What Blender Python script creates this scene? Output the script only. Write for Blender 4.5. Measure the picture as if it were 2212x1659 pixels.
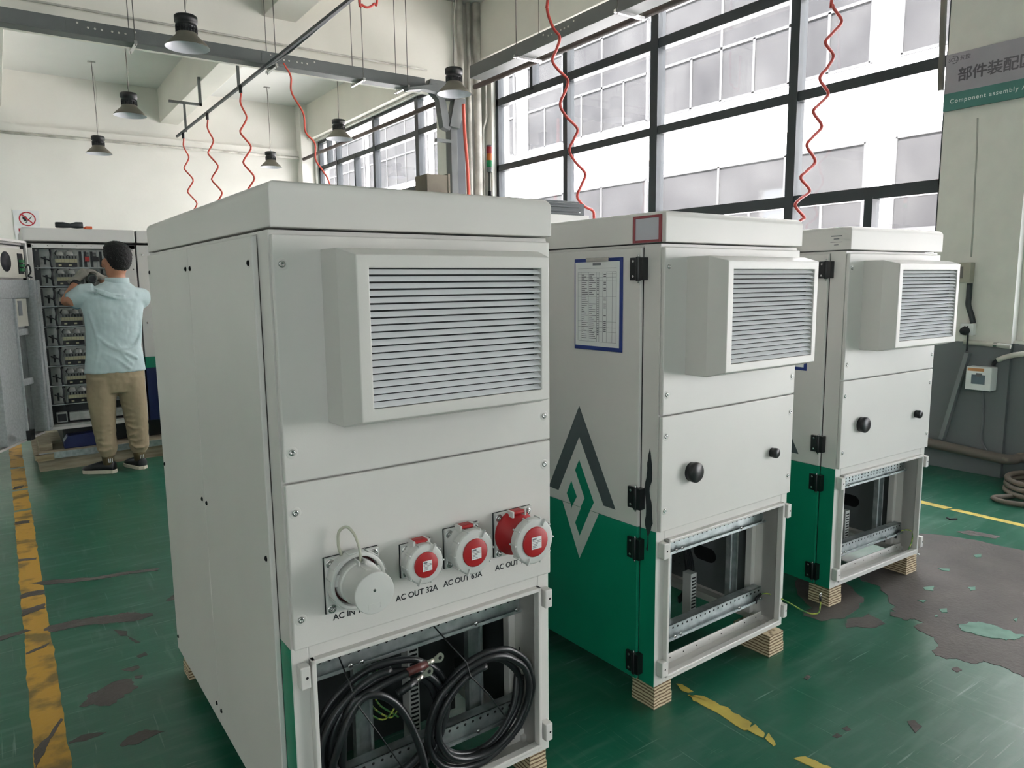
import bpy, bmesh, math, random
from mathutils import Vector, Matrix, noise
random.seed(7)
PI=math.pi
D=bpy.data
SC=bpy.context.scene
COL=SC.collection
for o in list(D.objects): D.objects.remove(o)

# ---------------------------------------------------------------- camera
HC=1.45; FPX=1572.908
YAW,PITCH,ROLL=math.radians(-34.9904),math.radians(7.8956),math.radians(-0.6673)
def rot_cam():
    cy,sy=math.cos(YAW),math.sin(YAW); cp,sp=math.cos(PITCH),math.sin(PITCH); cr,sr=math.cos(ROLL),math.sin(ROLL)
    W=Matrix(((cy,sy,0),(-sy,cy,0),(0,0,1))); B=Matrix(((1,0,0),(0,0,-1),(0,1,0)))
    P=Matrix(((1,0,0),(0,cp,-sp),(0,sp,cp))); R=Matrix(((cr,-sr,0),(sr,cr,0),(0,0,1)))
    return R@P@B@W          # world -> camera (x right, y down, z forward)
RC=rot_cam()
cam=D.objects.new('camera',D.cameras.new('camera')); COL.objects.link(cam)
M=Matrix((RC[0],-Vector(RC[1]),-Vector(RC[2]))).transposed().to_4x4(); M.translation=(0,0,HC)
cam.matrix_world=M; cam.data.sensor_width=36; cam.data.lens=FPX/2212*36; cam.data.clip_start=.02; cam.data.clip_end=300
SC.camera=cam
# ---------------------------------------------------------------- world, sun, exposure
SC.view_settings.view_transform='Standard'; SC.view_settings.look='None'; SC.view_settings.gamma=1
SC.view_settings.exposure=3.35
w=D.worlds.new('sky'); SC.world=w; w.use_nodes=True
bg=w.node_tree.nodes['Background']; bg.inputs[0].default_value=(.86,.94,1,1); bg.inputs[1].default_value=1.0
sun=D.objects.new('sun',D.lights.new('sun','SUN')); COL.objects.link(sun)
sun.data.energy=7.0; sun.data.angle=.02; sun.data.color=(1,.965,.955)
sun.rotation_euler=Vector((.60,.2,-.77)).to_track_quat('-Z','Y').to_euler()
def portal(name,cx,cy,cz,w_,h_,axis):
    l=D.lights.new(name,'AREA'); l.shape='RECTANGLE'; l.size=w_; l.size_y=h_; l.cycles.is_portal=True
    o=D.objects.new(name,l); COL.objects.link(o); o.location=(cx,cy,cz)
    d={'-X':(-1,0,0),'+X':(1,0,0),'+Y':(0,1,0)}[axis]
    o.rotation_euler=Vector(d).to_track_quat('-Z','Z').to_euler(); return o

# ---------------------------------------------------------------- pixel helpers (photograph measurement -> place in the hall)
def ray(x,y):
    return RC.transposed()@Vector(((x-1106)/FPX,(y-829.5)/FPX,1))
def G(x,y,z=0):
    r=ray(x,y); return Vector((0,0,HC))+r*((z-HC)/r.z)
def PX(x,y,X):
    r=ray(x,y); return Vector((0,0,HC))+r*(X/r.x)
def PY(x,y,Y):
    r=ray(x,y); return Vector((0,0,HC))+r*(Y/r.y)

# ---------------------------------------------------------------- materials
def srgb(c):
    return tuple(((v/255)/12.92 if v/255<=.04045 else ((v/255+.055)/1.055)**2.4) for v in c)+(1,)
MATS={}
def mat(name,c,rough=.5,metal=0,var=.04,scale=6,bump=0,bscale=40,coat=0,stretch=None,c2=None,alpha=None,spec=None,sharp=None):
    if name in MATS: return MATS[name]
    m=D.materials.new(name); m.use_nodes=True; nt=m.node_tree; b=nt.nodes['Principled BSDF']
    b.inputs['Roughness'].default_value=rough; b.inputs['Metallic'].default_value=metal
    if coat: b.inputs['Coat Weight'].default_value=coat; b.inputs['Coat Roughness'].default_value=.15
    if spec is not None: b.inputs['Specular IOR Level'].default_value=spec
    tc=nt.nodes.new('ShaderNodeTexCoord'); mp=nt.nodes.new('ShaderNodeMapping'); nt.links.new(tc.outputs['Object'],mp.inputs[0])
    if stretch: mp.inputs['Scale'].default_value=stretch
    n=nt.nodes.new('ShaderNodeTexNoise'); n.inputs['Scale'].default_value=scale; n.inputs['Detail'].default_value=5
    nt.links.new(mp.outputs[0],n.inputs['Vector'])
    mr=nt.nodes.new('ShaderNodeMix'); mr.data_type='RGBA'
    a=srgb(c); bb=srgb(c2) if c2 else tuple(v*(1-var*2.5) for v in a[:3])+(1,)
    rp=nt.nodes.new('ShaderNodeMapRange'); lo,hi=sharp or (.3,.7); rp.inputs[1].default_value=lo; rp.inputs[2].default_value=hi
    nt.links.new(n.outputs['Fac'],rp.inputs[0]); nt.links.new(rp.outputs[0],mr.inputs['Factor'])
    mr.inputs['A'].default_value=a; mr.inputs['B'].default_value=bb
    nt.links.new(mr.outputs['Result'],b.inputs['Base Color'])
    if bump:
        n2=nt.nodes.new('ShaderNodeTexNoise'); n2.inputs['Scale'].default_value=bscale; n2.inputs['Detail'].default_value=4
        nt.links.new(mp.outputs[0],n2.inputs['Vector'])
        bp=nt.nodes.new('ShaderNodeBump'); bp.inputs['Strength'].default_value=bump; bp.inputs['Distance'].default_value=.01
        nt.links.new(n2.outputs['Fac'],bp.inputs['Height']); nt.links.new(bp.outputs[0],b.inputs['Normal'])
    if alpha is not None: b.inputs['Alpha'].default_value=alpha
    MATS[name]=m; return m
CW=mat('cabinet_white',(215,212,207),.42,var=.02,scale=3,bump=.03,bscale=400)
CG=mat('cabinet_green',(14,134,102),.38,var=.05,scale=3,bump=.02,bscale=400)
LOUV=mat('louver_white',(236,237,238),.45,var=.02)
GALV=mat('galvanised_steel',(150,158,158),.38,.75,var=.12,scale=30,c2=(188,194,194))
DARK=mat('dark_inside',(46,50,50),.6)
HOLE=mat('hole_black',(10,10,10),.9)
BLK=mat('black_plastic',(24,25,27),.38)
SCREW=mat('screw_steel',(190,190,188),.25,.9)
GREYM=mat('grey_marking',(82,90,92),.5)
PLAST=mat('socket_grey',(206,206,202),.36,var=.03)
RED=mat('socket_red',(176,34,38),.4,var=.06)
LAB=mat('label_white',(228,230,228),.5)
INK=mat('ink_black',(26,28,32),.6)
INKG=mat('ink_grey',(110,112,116),.6)
RUB=mat('cable_rubber',(34,36,38),.34,var=.12,scale=20)
COPP=mat('tinned_lug',(200,196,184),.3,.8)
BLUE=mat('clipboard_blue',(38,58,130),.45)
WALLM=mat('wall_plaster',(234,232,224),.8,var=.025,scale=1.2,bump=.12,bscale=18)
CEIL=mat('ceiling_plaster',(232,232,227),.85,var=.02,scale=1)
BEAM=mat('beam_plaster',(232,229,218),.8,var=.03,scale=1.5,bump=.1,bscale=15)
FRAME=mat('window_steel_paint',(44,52,56),.45,var=.08)
TRAY=mat('tray_grey_paint',(92,96,94),.5,var=.04)
PIPEW=mat('pipe_white',(212,210,200),.5,c2=(160,156,146),scale=5)
PIPEB=mat('pipe_brown',(84,70,66),.55)
LAMPB=mat('lamp_black',(22,24,25),.45)
LAMPS=mat('lamp_shade_outside',(106,102,90),.5,.2)
LAMPI=mat('lamp_shade_inside',(225,224,230),.4)
ORG=mat('hose_red',(214,84,66),.4)
ORGD=mat('hose_dark_red',(190,66,56),.4)
WIRE=mat('steel_rod',(110,108,102),.4,.5)
WOOD=mat('pallet_wood',(176,160,130),.7,c2=(140,122,92),scale=4,stretch=(1,1,12),bump=.2)
PALW=mat('pallet_board',(168,158,136),.7,c2=(130,118,96),scale=5,stretch=(1,8,8))
YEL=None
def plywood():
    m=D.materials.new('plywood_layers'); m.use_nodes=True; nt=m.node_tree; b=nt.nodes['Principled BSDF']; b.inputs['Roughness'].default_value=.75
    tc=nt.nodes.new('ShaderNodeTexCoord'); wv=nt.nodes.new('ShaderNodeTexWave'); wv.bands_direction='Z'; wv.inputs['Scale'].default_value=27; wv.inputs['Distortion'].default_value=2.2; wv.inputs['Detail'].default_value=2; wv.inputs['Detail Scale'].default_value=1.2
    cr=nt.nodes.new('ShaderNodeValToRGB'); e=cr.color_ramp; e.elements[0].position=.25; e.elements[0].color=srgb((112,88,64)); e.elements[1].position=.55; e.elements[1].color=srgb((206,188,156))
    nt.links.new(tc.outputs['Object'],wv.inputs[0]); nt.links.new(wv.outputs['Fac'],cr.inputs[0]); nt.links.new(cr.outputs[0],b.inputs['Base Color']); return m
PLY=plywood()
def glass_mat():
    m=D.materials.new('dusty_window_glass'); m.use_nodes=True; nt=m.node_tree; nt.nodes.clear()
    out=nt.nodes.new('ShaderNodeOutputMaterial'); tr=nt.nodes.new('ShaderNodeBsdfTransparent'); tr.inputs[0].default_value=(.96,.955,.965,1)
    gl=nt.nodes.new('ShaderNodeBsdfGlossy'); gl.inputs['Roughness'].default_value=.03
    df=nt.nodes.new('ShaderNodeBsdfTranslucent'); df.inputs[0].default_value=(.8,.8,.78,1)
    mx=nt.nodes.new('ShaderNodeMixShader'); mx2=nt.nodes.new('ShaderNodeMixShader')
    lw=nt.nodes.new('ShaderNodeLayerWeight'); pw=nt.nodes.new('ShaderNodeMath'); pw.operation='POWER'; pw.inputs[1].default_value=4; nt.links.new(lw.outputs['Facing'],pw.inputs[0])
    fr=nt.nodes.new('ShaderNodeMath'); fr.operation='MULTIPLY_ADD'; fr.inputs[1].default_value=.5; fr.inputs[2].default_value=.03; nt.links.new(pw.outputs[0],fr.inputs[0]); lw.inputs[0].default_value=.5
    n=nt.nodes.new('ShaderNodeTexNoise'); n.inputs['Scale'].default_value=2.2; n.inputs['Detail'].default_value=8
    mr=nt.nodes.new('ShaderNodeMapRange'); mr.inputs[1].default_value=.35; mr.inputs[2].default_value=.75; mr.inputs[3].default_value=.002; mr.inputs[4].default_value=.016
    tc=nt.nodes.new('ShaderNodeTexCoord'); nt.links.new(tc.outputs['Object'],n.inputs['Vector'])
    nt.links.new(n.outputs['Fac'],mr.inputs[0]); nt.links.new(mr.outputs[0],mx2.inputs[0])
    nt.links.new(fr.outputs[0],mx.inputs[0]); nt.links.new(tr.outputs[0],mx.inputs[1]); nt.links.new(gl.outputs[0],mx.inputs[2])
    nt.links.new(mx.outputs[0],mx2.inputs[1]); nt.links.new(df.outputs[0],mx2.inputs[2]); nt.links.new(mx2.outputs[0],out.inputs[0]); return m
GLASS=glass_mat()

# ---------------------------------------------------------------- mesh builder
class MB:
    def __init__(s,*mats): s.v=[];s.f=[];s.m=[];s.sm=[];s.mats=list(mats)
    def add(s,vs,fs,mi=0,smooth=False):
        o=len(s.v); s.v+= [tuple(v) for v in vs]; s.f+=[[i+o for i in f] for f in fs]; s.m+=[mi]*len(fs); s.sm+=[smooth]*len(fs); return s
    def box(s,x0,x1,y0,y1,z0,z1,mi=0,X=None):
        vs=[Vector((x,y,z)) for z in(z0,z1) for y in(y0,y1) for x in(x0,x1)]
        if X: vs=[X@v for v in vs]
        return s.add(vs,[(0,2,3,1),(4,5,7,6),(0,1,5,4),(2,6,7,3),(0,4,6,2),(1,3,7,5)],mi)
    def bar(s,a,b,w,h,mi=0,up=(0,0,1)):
        a=Vector(a);b=Vector(b);d=(b-a); L=d.length; d.normalize(); u=Vector(up)
        if abs(d.dot(u))>.98: u=Vector((1,0,0))
        r=d.cross(u).normalized(); u=r.cross(d).normalized()
        X=Matrix((r,d,u)).transposed().to_4x4(); X.translation=a
        return s.box(-w/2,w/2,0,L,-h/2,h/2,mi,X)
    def tube(s,pts,r,n=10,mi=0,closed=False,caps=True):
        pts=[Vector(p) for p in pts]; N=len(pts); rs=r if isinstance(r,(list,tuple)) else [r]*N
        T=[]
        for i in range(N):
            a=pts[(i-1)%N] if (closed or i>0) else pts[i]; b=pts[(i+1)%N] if (closed or i<N-1) else pts[i]
            t=(b-a); T.append(t.normalized() if t.length>1e-9 else Vector((0,0,1)))
        u=T[0].orthogonal().normalized(); vs=[]
        for i in range(N):
            u=(u-T[i]*u.dot(T[i])); u=u.normalized() if u.length>1e-6 else T[i].orthogonal().normalized()
            w_=T[i].cross(u)
            for k in range(n):
                a=2*PI*k/n; vs.append(pts[i]+(u*math.cos(a)+w_*math.sin(a))*rs[i])
        fs=[]
        for i in range(N if closed else N-1):
            j=(i+1)%N
            for k in range(n): fs.append((i*n+k,i*n+(k+1)%n,j*n+(k+1)%n,j*n+k))
        s.add(vs,fs,mi,True)
        if caps and not closed:
            o=len(s.v)-N*n; s.f+=[[o+k for k in range(n)][::-1],[o+(N-1)*n+k for k in range(n)]]; s.m+=[mi,mi]; s.sm+=[False,False]
        return s
    def cyl(s,a,b,r,r2=None,n=24,mi=0):
        a=Vector(a);b=Vector(b);r2=r if r2 is None else r2; t=(b-a).normalized(); u=t.orthogonal().normalized(); w_=t.cross(u)
        vs=[p+(u*math.cos(2*PI*k/n)+w_*math.sin(2*PI*k/n))*q for p,q in((a,r),(b,r2)) for k in range(n)]
        s.add(vs,[(k,(k+1)%n,n+(k+1)%n,n+k) for k in range(n)],mi,True)
        o=len(s.v)-2*n; s.f+=[[o+k for k in range(n)][::-1],[o+n+k for k in range(n)]]; s.m+=[mi,mi]; s.sm+=[False,False]; return s
    def lathe(s,c,ax,prof,n=32,mi=0,smooth=True,ref=None):
        # prof: (distance along axis, radius)
        c=Vector(c);t=Vector(ax).normalized(); u=(Vector(ref) if ref else t.orthogonal()).normalized(); w_=t.cross(u); vs=[]
        for h,r in prof:
            for k in range(n): vs.append(c+t*h+(u*math.cos(2*PI*k/n)+w_*math.sin(2*PI*k/n))*max(r,1e-5))
        fs=[(i*n+k,i*n+(k+1)%n,(i+1)*n+(k+1)%n,(i+1)*n+k) for i in range(len(prof)-1) for k in range(n)]
        return s.add(vs,fs,mi,smooth)
    def poly(s,pts,d,mi=0):
        # extrude planar polygon by vector d
        pts=[Vector(p) for p in pts]; d=Vector(d); n=len(pts)
        s.add(pts+[p+d for p in pts],[list(range(n))[::-1],list(range(n,2*n))]+[(k,(k+1)%n,n+(k+1)%n,n+k) for k in range(n)],mi); return s
    def build(s,name,parent=None,bevel=0,seg=2,X=None,fix=True):
        me=D.meshes.new(name); vs=[X@Vector(v) for v in s.v] if X else s.v
        me.from_pydata(vs,[],s.f); me.polygons.foreach_set('material_index',s.m); me.polygons.foreach_set('use_smooth',s.sm)
        for m in s.mats: me.materials.append(m)
        if fix:
            bm=bmesh.new(); bm.from_mesh(me); bmesh.ops.recalc_face_normals(bm,faces=bm.faces); bm.to_mesh(me); bm.free()
        me.update(); o=D.objects.new(name,me); COL.objects.link(o)
        if parent: o.parent=parent
        if bevel:
            b=o.modifiers.new('bevel','BEVEL'); b.width=bevel; b.segments=seg; b.limit_method='ANGLE'; b.angle_limit=.6
        return o
def tag(o,label=None,cat=None,group=None,kind=None):
    if label: o['label']=label
    if cat: o['category']=cat
    if group: o['group']=group
    if kind: o['kind']=kind
    return o
def thing(name,loc,label,cat,rz=0,group=None,kind=None):
    o=D.objects.new(name,None); COL.objects.link(o); o.location=loc; o.rotation_euler=(0,0,rz); o.empty_display_size=.1
    return tag(o,label,cat,group,kind)
def world_child(o,parent):      # parent o (built in world coordinates) under an empty
    o.parent=parent
    bpy.context.view_layer.update()
    o.matrix_parent_inverse=parent.matrix_world.inverted(); return o
def text(name,s,size,m,parent,X,align='LEFT',off=0,ext=.0004,spacing=1,shear=0):
    cu=D.curves.new(name,'FONT'); cu.body=s; cu.size=size; cu.align_x=align; cu.extrude=ext; cu.offset=off; cu.space_character=spacing; cu.shear=shear
    o=D.objects.new(name,cu); COL.objects.link(o); dg=bpy.context.evaluated_depsgraph_get(); dg.update()
    me=D.meshes.new_from_object(o.evaluated_get(dg)); D.objects.remove(o); me.transform(X); me.materials.clear(); me.materials.append(m)
    o=D.objects.new(name,me); COL.objects.link(o); o.parent=parent; return o
def frame(o,x,y):   # matrix with local x, y axes as given world vectors, origin o
    x=Vector(x).normalized(); y=Vector(y).normalized(); z=x.cross(y)
    X=Matrix((x,y,z)).transposed().to_4x4(); X.translation=Vector(o); return X
def ragged(pts,amp,sub=5,seed=0):
    out=[]; n=len(pts)
    for i in range(n):
        a=Vector(pts[i]);b=Vector(pts[(i+1)%n]); d=b-a; nn=Vector((-d.y,d.x,0)); nn=nn.normalized() if nn.length>0 else nn
        for k in range(sub):
            p=a+d*k/sub; q=noise.noise(p*12+Vector((seed,0,0)))+.8*noise.noise(p*45)
            out.append(p+nn*q*min(amp,d.length*.35))
    return out

# ================================================================ THE HALL
XR=5.9; YF=16.1; ZC=5.28; XL=-9.0; YB=-7.0
def floor_mat():
    m=D.materials.new('green_epoxy_floor'); m.use_nodes=True; nt=m.node_tree; b=nt.nodes['Principled BSDF']; L=nt.links
    tc=nt.nodes.new('ShaderNodeTexCoord')
    def noi(sc,det,st=None,rz=0):
        mp=nt.nodes.new('ShaderNodeMapping'); L.new(tc.outputs['Object'],mp.inputs[0])
        if st: mp.inputs['Scale'].default_value=st
        mp.inputs['Rotation'].default_value=(0,0,rz)
        n=nt.nodes.new('ShaderNodeTexNoise'); n.inputs['Scale'].default_value=sc; n.inputs['Detail'].default_value=det; L.new(mp.outputs[0],n.inputs['Vector']); return n
    def rng(n,a,b_,c,d):
        r=nt.nodes.new('ShaderNodeMapRange'); r.inputs[1].default_value=a; r.inputs[2].default_value=b_; r.inputs[3].default_value=c; r.inputs[4].default_value=d; L.new(n.outputs[0],r.inputs[0]); return r
    def mix(f,A,B):
        x=nt.nodes.new('ShaderNodeMix'); x.data_type='RGBA'; L.new(f.outputs[0],x.inputs['Factor'])
        for k,v in(('A',A),('B',B)):
            if isinstance(v,tuple): x.inputs[k].default_value=v
            else: L.new(v.outputs['Result'],x.inputs[k])
        return x
    base=mix(rng(noi(1.1,6),.35,.7,0,1),srgb((14,84,62)),srgb((30,96,74)))
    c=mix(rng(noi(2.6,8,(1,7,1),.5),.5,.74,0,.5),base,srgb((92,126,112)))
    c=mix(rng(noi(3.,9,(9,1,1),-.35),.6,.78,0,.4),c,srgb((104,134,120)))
    c=mix(rng(noi(28,6),.66,.76,0,.4),c,srgb((44,62,54)))
    c=mix(rng(noi(5,10,None,.2),.78,.80,0,.8),c,srgb((74,66,60)))
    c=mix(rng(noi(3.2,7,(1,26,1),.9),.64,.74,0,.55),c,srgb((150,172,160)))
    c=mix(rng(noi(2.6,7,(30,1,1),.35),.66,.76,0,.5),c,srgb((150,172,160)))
    L.new(c.outputs['Result'],b.inputs['Base Color'])
    b.inputs['Specular IOR Level'].default_value=.7; r=rng(noi(3,6),.3,.7,.285,.36); L.new(r.outputs[0],b.inputs['Roughness'])
    bp=nt.nodes.new('ShaderNodeBump'); bp.inputs['Strength'].default_value=.12; bp.inputs['Distance'].default_value=.01
    L.new(noi(16,5).outputs[0],bp.inputs['Height']); L.new(bp.outputs[0],b.inputs['Normal']); return m
FLOOR=floor_mat()
WORN=mat('bare_concrete',(86,79,74),.66,c2=(66,61,57),scale=5,bump=.3,bscale=60)
YELL=mat('floor_yellow_old',(186,142,48),.6,c2=(120,98,44),scale=7,bump=.2,sharp=(.5,.62))
YELR=mat('floor_yellow',(206,184,84),.6,c2=(170,150,70),scale=9)
GRN2=mat('floor_green_flake',(60,112,94),.5,c2=(84,132,112),scale=18)
fl=MB(FLOOR,WORN,YELL,YELR,GRN2)
fl.box(XL,XR+.5,YB,YF+.3,-.12,0)
zl=[0.0]
def patch(px,mi,amp=.02,o=(0,0),s=1,z=None,sub=5):
    zl[0]+=.00004
    pts=[G(o[0]+a*s,o[1]+b*s) for a,b in px]; n_=len(pts)
    ar=abs(sum(pts[i].x*pts[(i+1)%n_].y-pts[(i+1)%n_].x*pts[i].y for i in range(n_)))/2; pe=sum((pts[i]-pts[(i+1)%n_]).length for i in range(n_)); amp=min(amp,.55*ar/pe)
    pts=ragged([(p.x,p.y,0) for p in pts],amp,sub,mi*7)
    fl.poly([(p.x,p.y,.0002) for p in pts],(0,0,(z or .0004)+zl[0]),mi)
# yellow lane line on the left
L_=[]; R_=[]
yy=1.2
while yy<16:
    st=.05 if yy<8 else .2
    L_.append(Vector((-.034+.004*noise.noise(Vector((yy*6,0,0)))+.008*noise.noise(Vector((yy*30,3,0))),yy,.0002))); R_.append(Vector((.06+.004*noise.noise(Vector((yy*7,9,0)))+.008*noise.noise(Vector((yy*33,5,0))),yy,.0002))); yy+=st
gaps=[(3.85,3.9),(4.45,4.5),(5.6,5.66),(6.25,6.29),(7.05,7.09)]
for i in range(len(L_)-1):
    y0=L_[i].y
    if any(a<=y0<b for a,b in gaps): continue
    fl.poly([L_[i],R_[i],R_[i+1],L_[i+1]],(0,0,.0006),2)
S3=.3974
A3=(0,1000)
for P in ([(430,1325),(500,1250),(660,1180),(720,1170),(750,1215),(690,1260),(600,1320),(540,1325)],
    [(660,1535),(690,1490),(790,1445),(900,1460),(800,1500),(740,1530)],
    [(235,905),(270,885),(400,855),(600,830),(700,805),(830,825),(770,850),(600,870),(400,890),(270,915)],
    [(610,905),(690,915),(700,945),(650,940)],[(700,945),(765,975),(740,980),(700,955)],[(660,1125),(750,1100),(760,1112),(720,1135)],[(740,1050),(790,1030),(800,1045),(750,1062)],
    [(370,1520),(450,1480),(580,1465),(460,1510),(375,1528)],[(730,1160),(780,1155),(770,1170),(735,1172)],
    [(160,655),(240,640),(500,625),(700,590),(870,570),(860,585),(700,605),(500,640),(240,665)],
    [(110,720),(160,700),(240,692),(240,712),(120,738)],[(120,800),(240,765),(245,790),(120,838)],[(75,130),(130,122),(125,135),(75,145)],
    [(85,320),(160,312),(160,328),(85,335)],[(100,525),(200,515),(195,527),(100,537)],[(905,745),(950,715),(952,742),(910,755)],[(0,945),(140,905),(175,912),(140,920),(0,968)],[(140,1035),(250,985),(275,975),(250,1000),(145,1042)],[(185,1560),(260,1490),(330,1390),(340,1395),(290,1480),(230,1600),(200,1659),(185,1659)]):
    patch(P,1,.030,A3,S3,z=.0008,sub=10)
S2=.4273;A2=(1680,950)
patch([(560,560),(725,470),(900,490),(1050,520),(1245,560),(1700,650),(1900,1250),(1230,1200),(1170,1165),(1040,1120),(980,1130),(900,1105),(850,1110),(790,1090),(775,1065),(830,1045),(760,990),(715,950),(735,925),(690,905),(640,910),(560,885),(580,850),(550,790),(500,740),(430,715),(330,640)],1,.03,A2,S2)
patch([(430,800),(420,850),(330,900),(220,915),(130,890),(160,850),(80,740),(130,690),(330,720)],1,.02,A2,S2)
patch([(340,950),(350,910),(460,880),(540,930),(500,950)],1,.015,A2,S2)
for P in([(880,1160),(905,1148),(930,1165),(905,1175)],[(655,1425),(690,1418),(730,1450),(695,1482)],[(130,1205),(150,1188),(170,1200),(150,1215)],[(325,1460),(350,1448),(372,1468),(350,1475)],[(275,1500),(300,1485),(328,1498),(300,1510)],[(905,465),(960,458),(1130,490),(1100,500),(960,480)]):
    patch(P,1,.016,A2,S2,sub=8)
for P in([(895,930),(1010,920),(1100,935),(1200,985),(1245,990),(1245,1000),(1180,1012),(1060,1000),(930,965)],[(735,750),(790,742),(785,765),(745,762)],[(960,748),(1000,745),(1002,762),(975,765)],[(815,858),(855,855),(858,875),(830,876)],[(705,812),(750,815),(735,825)],[(990,585),(1030,580),(1030,595),(1000,597)],[(1190,912),(1215,903),(1205,922)],[(795,890),(808,888),(808,897),(796,898)],[(810,652),(870,655),(865,665),(830,662)]):
    patch(P,4,.022,A2,S2,z=.0022,sub=8)
S8=.3972;A8=(1180,1000)
for P in([(706,1203),(740,1206),(800,1245),(770,1252),(735,1240)],[(770,1260),(860,1270),(1000,1345),(1110,1415),(1085,1450),(940,1370),(800,1295)],[(1100,1455),(1135,1425),(1185,1470),(1180,1495)],[(1190,1500),(1210,1470),(1250,1535),(1235,1542)],[(1350,1612),(1410,1597),(1560,1665),(1700,1745),(1620,1745)]):
    patch(P,3,.014,A8,S8,sub=9)
fl.poly([(4.79,-3,.0002),(4.855,-3,.0002),(4.855,2.04,.0002),(4.80,2.06,.0002)],(0,0,.0006),3)
fl.poly([(4.795,2.085,.0002),(4.86,2.065,.0002),(4.87,9,.0002),(4.80,9,.0002)],(0,0,.0006),3)
tag(fl.build('floor'),kind='structure')
tag(MB(CEIL).box(XL,XR+.5,YB,YF+.3,ZC,ZC+.15).build('ceiling'),kind='structure')

# wall paint: dark grey dado below 1 m, plaster above (paint itself has these colours)
def dado_mat(h):
    m=D.materials.new('plaster_with_grey_dado'); m.use_nodes=True; nt=m.node_tree; b=nt.nodes['Principled BSDF']; b.inputs['Roughness'].default_value=.75; L=nt.links
    tc=nt.nodes.new('ShaderNodeTexCoord'); sp=nt.nodes.new('ShaderNodeSeparateXYZ'); L.new(tc.outputs['Object'],sp.inputs[0])
    n=nt.nodes.new('ShaderNodeTexNoise'); n.inputs['Scale'].default_value=7; n.inputs['Detail'].default_value=6; L.new(tc.outputs['Object'],n.inputs['Vector'])
    ad=nt.nodes.new('ShaderNodeMath'); ad.operation='MULTIPLY_ADD'; L.new(n.outputs['Fac'],ad.inputs[0]); ad.inputs[1].default_value=.03; L.new(sp.outputs[2],ad.inputs[2])
    gt=nt.nodes.new('ShaderNodeMath'); gt.operation='GREATER_THAN'; L.new(ad.outputs[0],gt.inputs[0]); gt.inputs[1].default_value=h
    mr=nt.nodes.new('ShaderNodeMix'); mr.data_type='RGBA'; mr.inputs['A'].default_value=srgb((204,203,195)); mr.inputs['B'].default_value=srgb((224,222,213)); L.new(n.outputs['Fac'],mr.inputs['Factor'])
    mx=nt.nodes.new('ShaderNodeMix'); mx.data_type='RGBA'; mx.inputs['A'].default_value=srgb((106,110,112)); L.new(mr.outputs['Result'],mx.inputs['B']); L.new(gt.outputs[0],mx.inputs['Factor']); L.new(mx.outputs['Result'],b.inputs['Base Color'])
    bp=nt.nodes.new('ShaderNodeBump'); bp.inputs['Strength'].default_value=.15; bp.inputs['Distance'].default_value=.01; L.new(n.outputs['Fac'],bp.inputs['Height']); L.new(bp.outputs[0],b.inputs['Normal'])
    return m
DADO=dado_mat(.995)
# right wall with three window openings: window_3 (Y -6..1.9), window_1 (2.75..8.85), window_2 (10.0..15.75)
ZS=1.0; ZT=4.52; DY0,DY1,DZ=-3.2,-.3,2.2
wr=MB(DADO)
wr.box(XR,XR+.3,YB,DY0,0,ZS); wr.box(XR,XR+.3,DY1,YF+.3,0,ZS); wr.box(XR,XR+.3,DY0,DY1,DZ,ZT); wr.box(XR,XR+.3,YB,YF+.3,ZT,ZC)
for a,b in((YB,DY0),(DY1,.3),(2.19,2.75),(8.85,10.05),(15.75,YF+.3)): wr.box(XR,XR+.3,a,b,ZS,ZT)
wr.box(XR+.05,XR+.3,2.13,2.19,ZS,ZT)
tag(wr.build('wall_right'),kind='structure')
tag(MB(DADO).box(XR-.035,XR,2.19,2.752,0,ZT).build('trim_1'),kind='structure')   # pier standing slightly proud
wf=MB(WALLM); wf.box(XL,XR+.3,YF,YF+.3,0,ZC); wf.box(XL,XR-.25,YF-.10,YF,4.22,4.335)
tag(wf.build('wall_far'),kind='structure')
# far bench/cast beam trims
def beam(n,*b): 
    return tag(MB(BEAM).box(*b).build('trim_%d'%n,bevel=.008),kind='structure')
beam(2,XL,XR-.0,9.12,9.5,4.10,ZC)             # deep cross beam
beam(3,2.91,3.25,9.5,YF,4.64,ZC)
beam(4,2.85,3.25,-7,9.12,4.60,ZC)
beam(5,-.0,.36,9.5,YF,4.64,ZC)
beam(6,XR-.12,XR,9.5,YF,ZT+.04,ZC)
beam(7,XR-.1,XR,YB,9.12,ZT+.02,ZC)
tag(MB(DADO).box(5.52,XR,9.15,9.75,0,4.10).build('trim_8',bevel=.01),kind='structure')   # column between the windows
tag(MB(WALLM).box(5.62,XR,YF-.28,YF,0,ZC).build('trim_9',bevel=.01),kind='structure')    # far corner column
# left and back walls; unseen daylight openings added and sized to light the hall
wl=MB(WALLM); wl.box(XL-.3,XL,YB,YF+.3,0,1.2); wl.box(XL-.3,XL,YB,YF+.3,4.4,ZC)
for a,b in((YB,14.6),(15.6,YF+.3)): wl.box(XL-.3,XL,a,b,1.2,4.4)
tag(wl.build('wall_left'),kind='structure')
wb=MB(WALLM); wb.box(XL-.3,XR+.3,YB-.3,YB,4.3,ZC); wb.box(XL-.3,-6,YB-.3,YB,0,4.3); wb.box(-4.6,-1.2,YB-.3,YB,0,4.3); wb.box(1.6,XR+.3,YB-.3,YB,0,4.3); wb.box(-1.2,1.6,YB-.3,YB,0,3.5)
tag(wb.build('wall_back'),kind='structure')
portal('portal_door',XR+.32,-1.75,1.1,2.95,2.2,'-X'); portal('portal_window_near',XR+.32,1.2,2.75,1.85,3.5,'-X'); portal('portal_window_middle',XR+.32,5.8,2.8,6.2,3.6,'-X'); portal('portal_window_far',XR+.32,12.9,2.8,5.8,3.6,'-X')
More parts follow.
